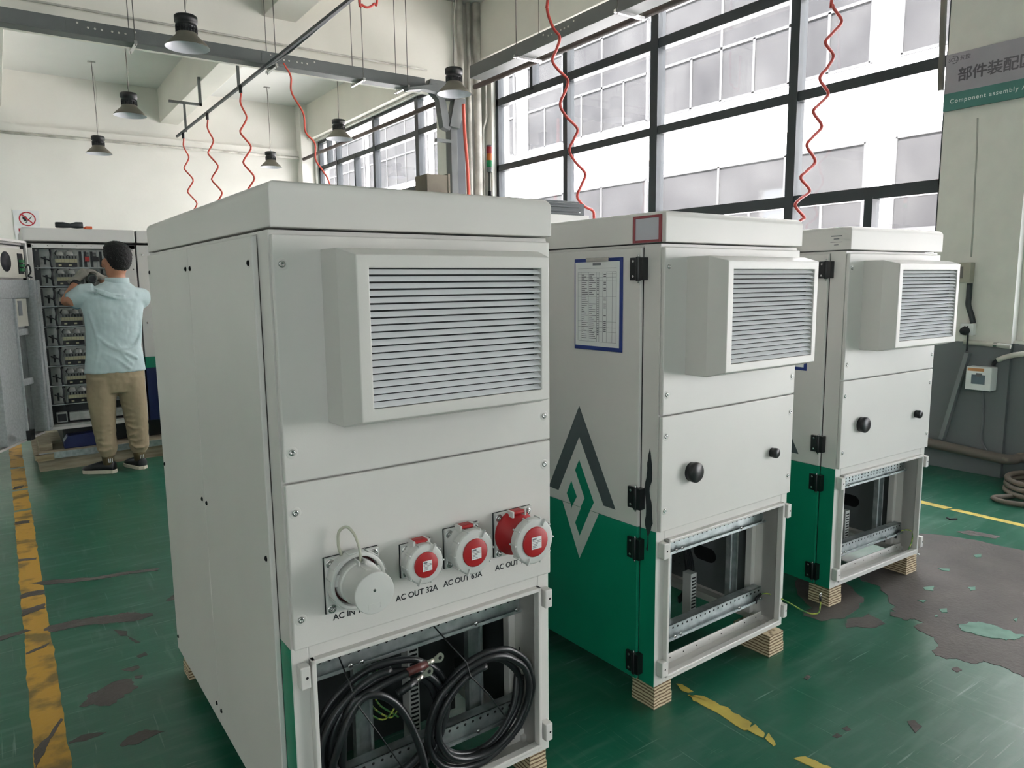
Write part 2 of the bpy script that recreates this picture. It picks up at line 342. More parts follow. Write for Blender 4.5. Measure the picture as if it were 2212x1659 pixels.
portal('portal_left',XL-.32,15.1,2.8,1.0,3.2,'+X'); portal('portal_back_high',.2,YB-.32,3.9,2.8,.8,'+Y'); portal('portal_back_side',-5.3,YB-.32,2.15,1.4,4.3,'+Y')

def window(n,y0,y1,rows,cols,upper=None):
    root=thing('window_%d'%n,(XR+.12,(y0+y1)/2,ZS),None,None,kind='structure')
    b=MB(FRAME); x0,x1=XR+.07,XR+.17
    b.box(x0,x1,y0,y0+.05,ZS,ZT); b.box(x0,x1,y1-.06,y1,ZS,ZT)
    for z,h in rows: b.box(x0,x1+.002,y0,y1,z-h/2,z+h/2)
    for y,h,za,zb in cols: b.box(x0-.01,x1+.004,y-h/2,y+h/2,za,zb)
    world_child(b.build('window_frame'),root)
    world_child(MB(GLASS).box(XR+.115,XR+.125,y0+.05,y1-.06,ZS+.04,ZT-.04).build('window_pane'),root)
R_ROWS=[(ZS+.03,.06),(2.15,.10),(3.06,.085),(3.95,.10),(ZT-.03,.07)]
window(1,2.76,8.85,R_ROWS,[(4.10,.09,ZS,ZT),(5.80,.11,ZS,ZT),(7.30,.08,ZS,ZT),(8.0,.06,3.95,ZT),(3.35,.07,ZS,2.12),(4.95,.07,ZS,2.12)])
window(2,10.06,15.74,[(ZS+.03,.06),(3.06,.08),(3.95,.09),(ZT-.03,.05)],[(14.72,.06,ZS,ZT),(12.9,.09,ZS,ZT),(11.2,.12,ZS,ZT),(15.2,.05,3.95,ZT),(13.8,.07,ZS,3.95)])
window(3,.3,2.13,R_ROWS,[(1.2,.08,ZS,ZT)])
dq=MB(FRAME)      # unseen workshop doorway nearer than the pier, sized to light the cabinet fronts
dq.box(XR+.07,XR+.17,DY0,DY0+.08,0,DZ); dq.box(XR+.07,XR+.17,DY1-.08,DY1,0,DZ); dq.box(XR+.07,XR+.17,DY0,DY1,DZ-.08,DZ)
tag(dq.build('door_1'),kind='structure')
# ---------------------------------------------------------------- outside
PALEC=mat('pale_bounce_concrete',(186,183,180),.9,scale=2)  # light concrete tone, made pale to bounce daylight up to the ceiling
tag(MB(PALEC).box(XR+.5,60,-30,80,-.2,-.05).build('ground'),kind='structure')
FAC=mat('facade_white_render',(232,231,231),.85,var=.03,scale=.6)
FACS=mat('facade_stained_render',(214,206,190),.85,c2=(196,186,168),scale=.8)
FGL=mat('far_window_glass',(36,36,37),.7,c2=(50,50,50),scale=.7,spec=.05)
FFR=mat('far_window_frame',(52,52,52),.7)
bld=thing('building',(14,20,-.05),'white rendered building with two rows of grey windows across the lane outside','building')
fb=MB(FAC,FACS); fb.box(14.0,22,-8,48,-.05,12,0); fb.box(13.9,14.0,-8,48,5.30,5.46,0); fb.box(13.9,14,-8,48,4.5,4.52,1); fb.box(13.9,14,-8,48,4.93,4.95,1)
fb.box(13.88,14,-8,48,8.1,8.35,1)
world_child(fb.build('facade'),bld)
bays=[(-4,1.6),(2.13,7.35),(7.93,13.2),(13.77,18.85),(19.6,24.8),(25.4,30.6),(31.2,36.4),(37,42)]
for i,(a,b) in enumerate(bays):
    for z0,z1,mid in((5.5,7.95,6.65),(2.35,4.05,3.0)):
        if z0<5 and i==4: continue
        q=MB(FGL,FFR); q.box(13.93,14.02,a,b,z0,z1,0); n=6
        for k in range(n+1):
            y=a+(b-a)*k/n; q.box(13.90,13.96,y-.03,y+.03,z0 if k%2==0 else z0,z1 if k%2==0 else mid,1)
        for z in(z0,mid,z1): q.box(13.90,13.96,a,b,z-.03,z+.03,1)
        world_child(q.build('window'),bld)
bx=MB(PIPEW); c=PX(1243,330,13.6); bx.box(13.5,13.9,c.y-.3,c.y+.3,c.z-.4,c.z+.35)
tag(bx.build('wall_lamp_box',bevel=.03),'pale box fixed on the white facade outside, beside the red hose','box')
# ================================================================ CABINETS
W_=.747; DP=1.30; ZB=.0853; ZP=.6334; ZS2=1.0202; ZL=1.5608; ZTOP=1.668
def screw(b,x,y,z,n,r=.0075,mi=0,mj=1):
    n=Vector(n); c=Vector((x,y,z))
    b.lathe(c-n*.001,n,[(0,r*2.0),(.0016,r*1.75),(.0012,r*1.3),(.0010,r*1.15)],18,mj)
    b.lathe(c-n*.001,n,[(0,r*1.0),(.003,r*1.0),(.0045,r*.7),(.0045,r*.38),(.0025,r*.36),(.0025,0)],14,mi)
def hood(parent):
    # louvred air hood: straight section, then chamfer to a smaller front frame
    b=MB(CW,DARK); x0,x1,z0,z1=.108,.642,1.147,1.527; fx0,fx1,fz0,fz1=.124,.624,1.164,1.511; yb,yc,yf=-.016,-.100,-.163
    ox0,ox1,oz0,oz1=.152,.600,1.190,1.484
    def ring(a,b_,c,d,y): return [(a,y,c),(b_,y,c),(b_,y,d),(a,y,d)]
    rings=[ring(x0,x1,z0,z1,yb),ring(x0,x1,z0,z1,yc),ring(fx0,fx1,fz0,fz1,yf),ring(ox0,ox1,oz0,oz1,yf),ring(ox0,ox1,oz0,oz1,yf+.03)]
    vs=[p for r in rings for p in r]; fs=[]
    for i in range(4):
        for k in range(4): fs.append((i*4+k,i*4+(k+1)%4,(i+1)*4+(k+1)%4,(i+1)*4+k))
    b.add(vs,fs,0); b.add(rings[4],[(0,1,2,3)],1); b.add(rings[0],[(0,1,2,3)],0)
    h=b.build('air_hood',parent,bevel=.0022)
    s=MB(LOUV); n=20; p=(oz1-oz0)/n
    for i in range(n):
        z=oz0+p*(i+.5)
        s.poly([(ox0,yf+.0045,z-p*.40),(ox0,yf+.002,z-p*.34),(ox0,yf+.015,z+p*.34),(ox0,yf+.018,z+p*.30)],(ox1-ox0,0,0))
    s.build('louver_grille',h)
    g=MB(DARK,CW); g.add([(x0+.03,yb-.004,z0-.0008),(x1-.03,yb-.004,z0-.0008),(x1-.03,yc+.004,z0-.0008),(x0+.03,yc+.004,z0-.0008)],[(0,1,2,3)],0)
    x=x0+.03
    while x<x1-.03: g.box(x,x+.004,yb-.004,yc+.004,z0-.0018,z0-.0008,1); x+=.0085
    g.build('bottom_vent',h)
    return h
def perforated(parent,name,x0,x1,y,z0,z1,rows,deep=.035):
    b=MB(GALV,HOLE,SCREW); b.box(x0,x1,y,y+.003,z0,z1); b.box(x0,x1,y-.012,y+.003,z0,z0+.003); b.box(x0,x1,y-.014,y-.012,z0,z0+.009); b.box(x0,x1,y,y+deep,z1-.003,z1)
    n=int((x1-x0-.02)/.0255)
    for i in range(n+1):
        for zz in rows:
            c=(x0+.012+i*.0255,y-.0004,zz); b.lathe(c,(0,-1,0),[(0,.0042),(0,0)],10,1)
    for xx in(x0+.11,x0+.14,x1-.16,x1-.02): b.lathe((xx,y-.012,z0+.012),(0,-1,0),[(0,.006),(.004,.006),(.004,0)],8,2)
    return b.build(name,parent)
def cabinet(x,y,a,label,style,blocks):
    root=thing('electrical_cabinet',(x,y,0),label,'electrical cabinet',a,'white and green electrical cabinets with louvred hoods')
    s=MB(CW,CG,HOLE); t=.045
    # corner posts + skins (open bay below the front panels)
    for px in(0,W_-t):
        s.box(px,px+t,0,.068,ZB,ZL); s.box(px,px+t,DP-.06,DP,ZB,ZL)
    s.box(t,W_-t,0.0,.03,ZP-.035,ZL,0)             # front bulkhead behind the panels
    s.box(t,W_-t,0.03,DP-.06,ZP-.01,ZP+.005,0)     # shelf above the bay
    s.box(0,W_,DP-.012,DP,ZB,ZL,0)
    s.box(.002,W_-.002,.0,DP,ZL,ZL+.006,0)
    s.box(W_-.02,W_-.004,.068,DP-.06,ZP,ZL,0); s.box(W_-.02,W_-.004,.068,DP-.06,ZB,ZP,0)
    s.box(.004,.015,.075,DP-.06,ZB,ZL,0)
    s.box(t,W_-t,DP-.10,DP-.06,ZB,ZB+.05); s.box(.02,.055,.05,DP-.05,ZB,ZB+.03); s.box(W_-.06,W_-.02,.05,DP-.05,ZB,ZB+.03)
    # painted green side strips of the posts
    for y0,y1 in((0,.068),(DP-.06,DP)):
        s.box(-.0008,0,y0,y1,ZB,ZP-.002,1); s.box(W_,W_+.0008,y0,y1,ZB,ZP-.002,1)
    s.box(W_-.004,W_-.002,.068,DP-.06,ZB,ZP-.002,1); s.box(W_-.004,W_-.002,.068,DP-.06,ZP,ZL,0); s.box(0,W_,DP,DP+.0008,ZB,ZP-.002,1)
    if style!='C1': s.box(-.0009,.003,.0682,.0705,ZB,ZL-.004,2)
    s.build('cabinet_frame',root)
    # lid
    lb=MB(CW); lb.box(-.001,W_+.001,-.021,DP+.012,ZL+.010,ZTOP)
    lid=lb.build('lid',root)
    bm=bmesh.new(); bm.from_mesh(lid.data)
    top=[e for e in bm.edges if all(v.co.z>ZTOP-.001 for v in e.verts)]
    bmesh.ops.bevel(bm,geom=top,offset=.021,segments=6,profile=.5,affect='EDGES')
    for f in bm.faces: f.smooth=True
    bm.to_mesh(lid.data); bm.free(); lid.data.update()
    wn=lid.modifiers.new('bevel','BEVEL'); wn.width=.003; wn.segments=2; wn.limit_method='ANGLE'; wn.angle_limit=.9
    wn=lid.modifiers.new('weighted','WEIGHTED_NORMAL'); wn.keep_sharp=True
    # front panels
    for nm,z0,z1,sc in(('upper_panel',ZS2+.002,ZL-.004,(1.495,1.089)),('lower_panel',ZP,ZS2-.002,(.953,.704))):
        p=MB(CW); p.box(.003,W_-.003,-.016,-.001,z0,z1); p=p.build(nm,root,bevel=.0035,seg=3)
        for xx in(.022,W_-.024):
            for zz in sc:
                if style!='C1' and False: pass
                q=MB(SCREW,CW); screw(q,xx,-.016,zz,(0,-1,0)); q.build('screw',p)
    hood(root)
    # side
    if style=='C1':
        for k,(y0,y1) in enumerate(((.069,.666),(.669,1.262))):
            p=MB(CW); p.box(-.014,-.0005,y0,y1,ZB+.028,ZL-.003); p=p.build('side_panel',root,bevel=.003,seg=2)
            for yy in(y0+.025,y1-.025):
                for zz in(1.500,.823,.169):
                    q=MB(HOLE,CW); screw(q,-.014,yy,zz,(-1,0,0),.0065); q.build('screw',p)
    else:
        d=MB(CW,CG); d.box(-.014,-.0005,.0705,DP-.012,ZP,ZL-.004,0); d.box(-.014,-.0005,.0705,DP-.012,ZB+.004,ZP-.0005,1); d=d.build('side_door',root,bevel=.0025)
        lg=MB(GREYM,CG,CW)
        def P(pts,mi,th=.0006): lg.poly([(-.0142-th,yy,zz) for yy,zz in pts],(th,0,0),mi)
        P([(.360,1.009),(.533,.673),(.476,.671),(.360,.896),(.232,.669),(.173,.669)],0)
        P([(.360,.810),(.381,.768),(.330,.673),(.352,ZP),(.302,ZP),(.282,.668)],1,.0010)
        P([(.403,.722),(.428,.670),(.405,ZP),(.395,ZP),(.373,.669)],1,.0010)
        P([(.452,ZP),(.357,.438),(.256,ZP),(.301,ZP),(.357,.523),(.382,.568),(.350,ZP),(.395,ZP),(.403,.614),(.405,ZP)],2,.0010)
        lg.build('logo',d)
        for i,zz in enumerate((1.490,.734,.559,.150)):
            h=MB(BLK,SCREW); h.box(-.024,-.014,.074,.108,zz-.036,zz+.036); h.box(-.026,-.0008,.050,.072,zz-.036,zz+.036); h.cyl((-.022,.073,zz-.038),(-.022,.073,zz+.038),.008,n=12)
            for dz in(-.024,.024): h.lathe((-.024,.094,zz+dz),(-1,0,0),[(0,.005),(.002,.005),(.002,0)],10,1)
            h.cyl((-.022,.073,zz-.045),(-.022,.073,zz+.045),.003,n=8,mi=1)
            h.build('hinge',root,bevel=.0015)
        for xx,zz,r,dp in((.151,.816,.0345,.030),(.612,.812,.019,.026)):
            k=MB(BLK); k.lathe((xx,-.015,zz),(0,-1,0),[(0,r*.94),(dp*.45,r*.96),(dp*.5,r),(dp*.85,r),(dp,r*.88),(dp+.001,0)],36); k.build('cable_hole_plug',root)
    # open bay
    f=MB(CW); z0,z1=.112,.600; x0,x1=.040,.708; e=.011
    for yy0,yy1 in((-.020,.004),):
        f.box(x0,x0+e,yy0,yy1,z0,z1); f.box(x1-e,x1,yy0,yy1,z0,z1); f.box(x0,x1,yy0,yy1,z1-e,z1); f.box(x0,x1,yy0,yy1,z0,z0+e)
    f.box(0,x0,-.001,.004,ZB,ZP); f.box(x1,W_,-.001,.004,ZB,ZP); f.box(x0,x1,-.001,.004,z1-.002,ZP); f.box(x0,x1,-.001,.004,ZB,z0+.004)
    f.box(x0,x1,.004,.066,ZB+.004,ZB+.012); f.box(x0,x1,.062,.068,ZB+.004,ZB+.045)
    f.box(x0+.0,x0+.006,.004,.30,z0,z1); f.box(x1-.006,x1,.004,.14,z0,z1); f.box(x1-.03,x1-.006,.10,.13,z0,z1)
    f.build('bay_frame',root,bevel=.0025)
    hs=MB(HOLE)
    for i in range(9): hs.lathe((.08+i*.073,.0615,ZB+.03),(0,-1,0),[(0,.003),(0,0)],8)
    hs.build('tray_holes',root)
    for xx,zz,si in((.022,.568,-1),(.022,.152,-1),(.728,.564,1),(.728,.156,1)):
        tb=MB(CW,HOLE); tb.box(xx-.012,xx+.012,-.028,-.001,zz-.027,zz+.027); tb.lathe((xx+.003,-.0284,zz),(0,-1,0),[(0,.0035),(0,0)],10,1); tb.build('latch_bracket',root,bevel=.003)
    perforated(root,'mounting_rail',.05,.690,.062,.508,.560,(.546,.532) if style=='C3' else (.545,))
    perforated(root,'mounting_rail',.05,.690,.060,.188,.238,(.226,))
    def post(x,y_,wd=.05,open_=1):
        b=MB(GALV); b.box(x,x+wd,y_+.02,y_+.022,.20,ZP-.02); b.box(x,x+.002,y_,y_+.022,.20,ZP-.02); b.box(x+wd-.002,x+wd,y_,y_+.022,.20,ZP-.02); b.box(x,x+.010,y_,y_+.002,.20,ZP-.02); b.box(x+wd-.008,x+wd,y_,y_+.002,.20,ZP-.02); b.build('support_post',root)
    xs={'C1':(.195,.545),'C2':(.165,.560),'C3':(.150,.560)}[style]
    for xx in xs: post(xx,.115)
    back=MB(mat('bay_back_grey',(112,116,116),.6,0),DARK,HOLE); k_=1 if style=='C1' else 0
    back.box(W_-.027,W_-.0205,.145,.95,.13,ZP-.012,k_); back.box(.016,W_-.021,.95,.954,.12,ZP-.012,1); back.box(.016,.020,.12,.95,.13,ZP-.012,k_)
    if style=='C1': back.box(.02,.715,.32,.325,.27,ZP-.012,1); back.box(.02,.62,.32,.325,.10,.27,1)  # dark plates added behind the rails to darken the bay
    if style!='C1':
        oy,oz=.362,.277; pts=[(W_-.0278,oy+.036*math.cos(t_)+(.024 if math.cos(t_)>0 else -.024),oz+.032*math.sin(t_)) for t_ in [2*PI*k/24 for k in range(24)]]
        back.poly(pts,(.001,0,0),2)
        for r_ in range(4):
            for c_ in range(6): back.box(W_-.0274,W_-.027,.50+.03*c_,.504+.03*c_,.19+.03*r_,.193+.03*r_,2)
    back.build('divider_panel',root)
    ccx=.395 if style=='C1' else .43
    dct=MB(mat('duct_grey',(176,178,174),.6),HOLE); zt=.50 if style=='C1' else .31
    dct.box(ccx,ccx+.034,.20,.24,.13,zt)
    z=.14
    while z<zt-.02: dct.box(ccx+.006,ccx+.030,.1992,.201,z,z+.006,1); z+=.0135
    dct.build('wiring_duct',root)
    # cables behind
    cb=MB(RUB); 
    if style!='C1':
        for k in range(4):
            cb.tube(spline([(.49,.33,.52-.01*k),(.505,.30,.42),(.545-.010*k,.30,.34),(.558-.012*k,.295,.26),(.535-.012*k,.29,.19),(.48,.30,.145+.006*k)],5),.0075,8)
        cb.build('inner_cable',root)
        gw=MB(mat('earth_wire_yellow_green',(168,176,70),.5,c2=(60,120,60),scale=60,sharp=(.45,.55)),BLK,SCREW)
        if style=='C2': pts=[(.675,.05,.215),(.70,.03,.215),(.735,-.02,.195),(.765,-.09,.165),(.80,-.12,.160),(.818,-.12,.185),(.815,-.12,.225)]
        else: pts=[(.66,.05,.205),(.69,.03,.21),(.705,.01,.20),(.685,.0,.16),(.655,-.0,.12)]
        sp=spline(pts,6); gw.tube(sp,.0028,8); 
        gw.tube([sp[0],sp[0]+Vector((-.03,0,-.01)),sp[0]+Vector((-.035,0,-.03))],.006,8,1)
        if style=='C2': gw.tube([sp[-4],sp[-1]],.0045,8,1); gw.lathe(sp[-1]+Vector((0,0,.008)),(0,-1,0),[(0,.004),(0,.008),(.002,.008),(.002,.004),(0,.004)],14,2)
        gw.build('earth_wire',root)
    for (bx_,by_,w2,d2,lab) in blocks:
        bb=MB(PLY); bb.box(-w2/2,w2/2,-d2/2,d2/2,0,.040); bb.box(-w2/2+.003,w2/2-.002,-d2/2+.002,d2/2,.0405,ZB-.0005)
        o=bb.build('plywood_block',bevel=.0015); pt=Matrix.Translation((x,y,0))@Matrix.Rotation(a,4,'Z')@Matrix.Translation((bx_,by_,0))
        o.matrix_world=pt; tag(o,lab,'wood block','plywood blocks under the cabinets')
    return root
def spline(pts,n=8,closed=False):
    P=[Vector(p) for p in pts]; N=len(P); out=[]
    for i in range(N if closed else N-1):
        a=P[(i-1)%N] if closed or i>0 else P[i]*2-P[i+1]; b=P[i]; c=P[(i+1)%N]; d=P[(i+2)%N] if closed or i<N-2 else c*2-b
        for k in range(n):
            t=k/n; out.append(.5*((2*b)+(c-a)*t+(2*a-5*b+4*c-d)*t*t+(-a+3*b-3*c+d)*t**3))
    if not closed: out.append(P[-1])
    return out
C1=cabinet(.4733,1.5624,.0168,'nearest white cabinet with four round industrial power sockets and coiled black cables','C1',
  [(.715,.075,.065,.13,'plywood block under the front right corner of the nearest cabinet'),(.045,1.25,.08,.09,'plywood block under the back left corner of the nearest cabinet, barely visible')])
C2=cabinet(1.7057,1.6201,.0319,'middle white and green cabinet with blue clipboard on its side and black peeled tape','C2',
  [(.048,.052,.090,.105,'plywood block under the front left corner of the middle cabinet, beside the yellow strip'),(.665,.05,.095,.17,'plywood block under the front right corner of the middle cabinet')])
C3=cabinet(2.9133,1.7211,-.0231,'rightmost white and green cabinet standing on bare concrete nearest the pillar','C3',
  [(.048,.05,.095,.105,'plywood block under the front left corner of the rightmost cabinet'),(.68,.05,.095,.12,'plywood block under the front right corner of the rightmost cabinet')])
# peeled black tape on the middle cabinet post
tp=MB(mat('peeled_black',(40,46,48),.6)); pts=[(-.0012,y_,z_) for y_,z_ in ((.031,.909),(.022,.862),(.018,.816),(.031,.767),(.020,.719),(.014,.658),(.030,.610),(.035,.557),(.041,.562),(.033,.609),(.048,.643),(.044,.714),(.054,.767),(.042,.821),(.041,.858))]
rg=[]
for i in range(len(pts)):
    a=Vector(pts[i]);b=Vector(pts[(i+1)%len(pts)])
    for k in range(4):
        p=a.lerp(b,k/4); rg.append(p+Vector((0,.004*noise.noise(p*70),.003*noise.noise(p*90))))
tp.poly([p-Vector((.0006,0,0)) for p in rg],(.0006,0,0)); tp.build('peeled_tape',C2)
# ---------------------------------------------------------------- sockets on the nearest cabinet
def label_plate(par,c,w2,h2):
    l=MB(LAB,INKG); x,y_,z=c; l.box(x-w2/2,x+w2/2,y_-.0006,y_,z-h2/2,z+h2/2,0)
    l.box(x-w2*.42,x-w2*.02,y_-.001,y_-.0006,z+h2*.27,z+h2*.41,1)
    for i in range(5):
        zz=z+h2*(.17-.13*i); l.box(x-w2*.42,x+w2*(.42 if i<2 else .1-.05*(i%2)),y_-.001,y_-.0006,zz-h2*.02,zz+h2*.02,1)
    l.build('rating_label',par)
def flange(par,cx_,cz,s):
    f=MB(PLAST,BLK); f.box(cx_-s/2,cx_+s/2,-.019,-.016,cz-s/2,cz+s/2,1); f.box(cx_-s/2+.002,cx_+s/2-.001,-.028,-.019,cz-s/2+.002,cz+s/2-.001,0)
    o=f.build('socket_flange',par,bevel=.004,seg=3)
    for sx in(-1,1):
        for sz in(-1,1): q=MB(SCREW); screw(q,cx_+sx*(s/2-.014),-.029,cz+sz*(s/2-.014),(0,-1,0),.0052,0,0); q.build('flange_screw',root if False else o)
    return o
def bayonet(par,cx_,cz,r,y0,th,n=10,m=PLAST,half=-.2):
    b=MB(m); b.lathe((cx_,y0,cz),(0,-1,0),[(0,r*.93),(.004,r),(th-.004,r),(th,r*.94),(th+.001,r*.60),(th-.001,0)],48)
    for k in range(n):
        a=2*PI*k/n; c=Vector((cx_+r*math.cos(a),y0-th/2,cz+r*math.sin(a))); X=Matrix.Translation(c)@Matrix.Rotation(-a,4,'Y')
        b.box(-.002,.0028,-th/2,th/2,-.0022,.0022,0,X)
    for a in(1.05,-2.0):
        c=Vector((cx_+r*.88*math.cos(a),y0-th-.001,cz+r*.88*math.sin(a))); X=Matrix.Translation(c)@Matrix.Rotation(-a,4,'Y'); b.box(-.009,.010,-.005,.004,-.0018,.0018,0,X)
    o=b.build('bayonet_cap',par,bevel=.001); return o
def socket(cx_,cz,fs,r,prot,rr,lab,redbody=False):
    root=tag(D.objects.new('power_socket',None),lab); COL.objects.link(root); root.parent=C1
    f=flange(root,cx_,cz,fs)
    bd=MB(RED if redbody else PLAST)
    br=r*(.88 if not redbody else .80)
    prof=[(0,br*1.05),(prot,br)]
    if redbody: prof=[(0,r*1.02),(.008,r*1.0),(.012,br),(prot,br*.98)]
    bd.lathe((cx_,-.028,cz),(0,-1,0),prof+[(prot,0)],36); bd.build('socket_body',root)
    cp=bayonet(root,cx_,cz-.001,r,-.028-prot+.004,.026)
    rd=MB(RED); y_=-.028-prot-.022; rd.lathe((cx_,y_,cz-.001),(0,-1,0),[(0,rr),(.003,rr),(.0042,rr*.93),(.0044,0)],36); rd.build('red_disc',root)
    label_plate(root,(cx_+.002,y_-.0046,cz-.003),rr*.80,rr*.80)
    h=MB(RED,PLAST); h.box(cx_-.016,cx_+.016,-.045,-.028,cz+r*.90,cz+r*.90+.010,0); h.cyl((cx_-.022,-.048,cz+r*.93+.003),(cx_+.022,-.048,cz+r*.93+.003),.0055,n=12,mi=0)
    for s in(-1,1): h.box(cx_+s*.020-.003,cx_+s*.020+.003,-.055,-.028,cz+r*.80,cz+r*.98+.006,1)
    h.build('lid_hinge',root,bevel=.001)
socket(.313,.782,.086,.050,.022,.032,'smallest socket cap with red disc')
socket(.446,.785,.106,.0575,.034,.036,'medium socket cap with red disc')
socket(.608,.787,.124,.061,.070,.040,'large socket cap on a red body',True)
# inlet with plug
ip=tag(D.objects.new('power_inlet',None),'large grey inlet with a grey plug cap and clear strap'); COL.objects.link(ip); ip.parent=C1
ix,iz=.146,.769; flange(ip,ix,iz,.136)
r_=MB(PLAST,mat('inlet_inner_red',(88,30,28),.6)); R1=.068
for k in range(48):
    pass
r_.lathe((ix,-.028,iz+.009),(0,-1,0),[(0,R1*.98),(.006,R1),(.028,R1),(.032,R1*.97),(.032,R1*.86),(.010,R1*.84),(.008,.03)],56,0)
r_.lathe((ix,-.033,iz+.009),(0,-1,0),[(.003,R1*.83),(.010,R1*.83),(.010,.04)],40,1)
for k in range(9):
    a=2*PI*k/9+.3; c=Vector((ix+R1*math.cos(a),-.044,iz+.009+R1*math.sin(a))); X=Matrix.Translation(c)@Matrix.Rotation(-a,4,'Y'); r_.box(-.001,.0016,-.014,.014,-.012,.012,0,X)
for a in(2.9,.25,-1.3): 
    c=Vector((ix+R1*.74*math.cos(a),-.054,iz+.009+R1*.74*math.sin(a))); X=Matrix.Translation(c)@Matrix.Rotation(-a,4,'Y'); r_.box(-.016,.016,-.004,.02,-.014,.014,0,X)
r_.build('locking_ring',ip,bevel=.0012)
pg=MB(PLAST,SCREW); pg.lathe((ix,-.040,iz+.009),(0,-1,0),[(0,.052),(.030,.0505),(.032,.047),(.094,.0455),(.098,.0475),(.101,.0470),(.102,.046),(.102,0)],48)
pg.lathe((ix,-.142,iz+.016),(0,-1,0),[(0,.0035),(.0008,.0035),(.0008,0)],12,1)
pg.box(ix-.016,ix+.012,-.1426,-.142,iz-.026,iz-.0255); pg.box(ix-.016,ix+.012,-.1426,-.142,iz-.014,iz-.0135); pg.box(ix-.016,ix-.0155,-.1426,-.142,iz-.026,iz-.0135); pg.box(ix+.0115,ix+.012,-.1426,-.142,iz-.026,iz-.0135)
pg.box(ix-.007,ix+.007,-.115,-.070,iz+.044,iz+.056); pg.box(ix-.010,ix-.006,-.085,-.058,iz+.046,iz+.066); pg.box(ix+.006,ix+.010,-.085,-.058,iz+.046,iz+.066)
pg.build('plug_cap',ip,bevel=.001)
st=MB(mat('clear_plastic_strap',(200,200,180),.25,alpha=.75)); st.tube(spline([(ix,-.072,iz+.058),(ix+.002,-.066,iz+.085),(ix-.004,-.055,iz+.118),(ix-.018,-.046,iz+.138),(ix-.034,-.038,iz+.128),(ix-.036,-.036,iz+.095),(ix-.028,-.034,iz+.066)],8),.0034,8); st.build('clear_strap',ip)
def fx(x,z,y_=-.0163): return frame((x,y_,z),(1,0,0),(0,0,1))
for s,x,z in(('AC IN 125A',.097,.681),('AC OUT 32A',.258,.682),('AC OUT 63A',.393,.684),('AC OUT 125A',.554,.687)):
    text('socket_lettering',s,.0205,INK,C1,fx(x,z),off=.0003)

# ---------------------------------------------------------------- cables in the bay of the nearest cabinet (world matrix of C1)
MC1=Matrix.Translation((.4733,1.5624,0))@Matrix.Rotation(.0168,4,'Z')
MC2=Matrix.Translation((1.7057,1.6201,0))@Matrix.Rotation(.0319,4,'Z')
MC3=Matrix.Translation((2.9133,1.7211,0))@Matrix.Rotation(-.0231,4,'Z')
def coil(label,cx_,cz,a,b,turns,y0,seed,tail,tilt=0,rad=.0092,lugs=()):
    rnd=random.Random(seed); pts=[]; N=28
    for k in range(int(turns*N)+1):
        t=PI*.5+2*PI*k/N; tn=k/N; j=.94+.10*math.sin(tn*2.3+seed)+.02*rnd.random()
        x=cx_+a*j*math.cos(t)+.006*math.sin(tn*5+seed); z=cz+b*j*math.sin(t)+ (0 if math.sin(t)<0 else .0)
        y_=y0+.020*((tn*1.0)%turns)/turns*turns*.55+tilt*(cz-z)
        pts.append((x,y_,z))
    pts=pts+tail
    root=thing('power_cable',MC1@Vector((cx_,y0,cz-b)),label,'cable',.0168,'coiled black power cables')
    o=MB(RUB).tube(spline(pts,3),rad,12).build('cable_sheath',X=MC1); world_child(o,root)
    for (p,d,red) in lugs:
        p=Vector(p);d=Vector(d).normalized(); l=MB(COPP,HOLE,mat('heatshrink_red',(92,44,40),.35) if red else RUB)
        l.tube([p-d*.075,p-d*.02],.0104,12,2); l.cyl(p-d*.022,p,.0065,n=12); 
        u=Vector((0,-1,0)); s=d.cross(u).normalized(); q=p+d*.018
        pl_=[p-s*.006,p+s*.006]+[q+(s*math.cos(t_)+d*math.sin(t_))*.0125 for t_ in [PI*k/10 for k in range(11)]]
        l.poly([v_-u*.0015 for v_ in pl_],u*.003); l.lathe(q+d*.001+u*.0016,u,[(0,.0052),(0.0002,0)],14,1)
        world_child(l.build('cable_lug',X=MC1),root)
    return root
coil('left coil of thick black cable in the open bay, ending in two tinned lugs',.235,.340,.175,.165,3.4,-.004,1,[(.12,-.012,.44),(.19,-.02,.478),(.26,-.024,.490),(.315,-.026,.496)],.06,
     lugs=(((.352,-.026,.502),(1,0,.10),True),((.318,-.030,.474),(1,0,.32),False)))
coil('right coil of thick black cable hanging over the bay lip, end taped grey',.512,.298,.165,.162,3.8,-.020,4,[],.10)
fl2=spline([(.05,.03,.10),(.085,-.01,.33),(.14,-.02,.452),(.19,-.026,.468),(.25,-.03,.415),(.295,-.035,.31),(.315,-.040,.20),(.318,-.035,.09),(.30,-.01,.06)],8)
o=MB(RUB).tube(fl2,.0100,12).build('power_cable',X=MC1); tag(o,'single black cable arching in front of the left coil','cable')
o=MB(RUB,mat('tape_grey',(150,150,144),.6)).tube(spline([(.45,.08,.12),(.55,.02,.17),(.615,.0,.26),(.640,.01,.35),(.645,.015,.36)],8),.0085,12).tube([(.640,.01,.352),(.650,.018,.385)],.0095,10,1).tube([(.650,.018,.385),(.660,.022,.42)],[.006,.001],8,0).build('power_cable',X=MC1); tag(o,'cable end wrapped in grey tape standing inside the right coil','cable')
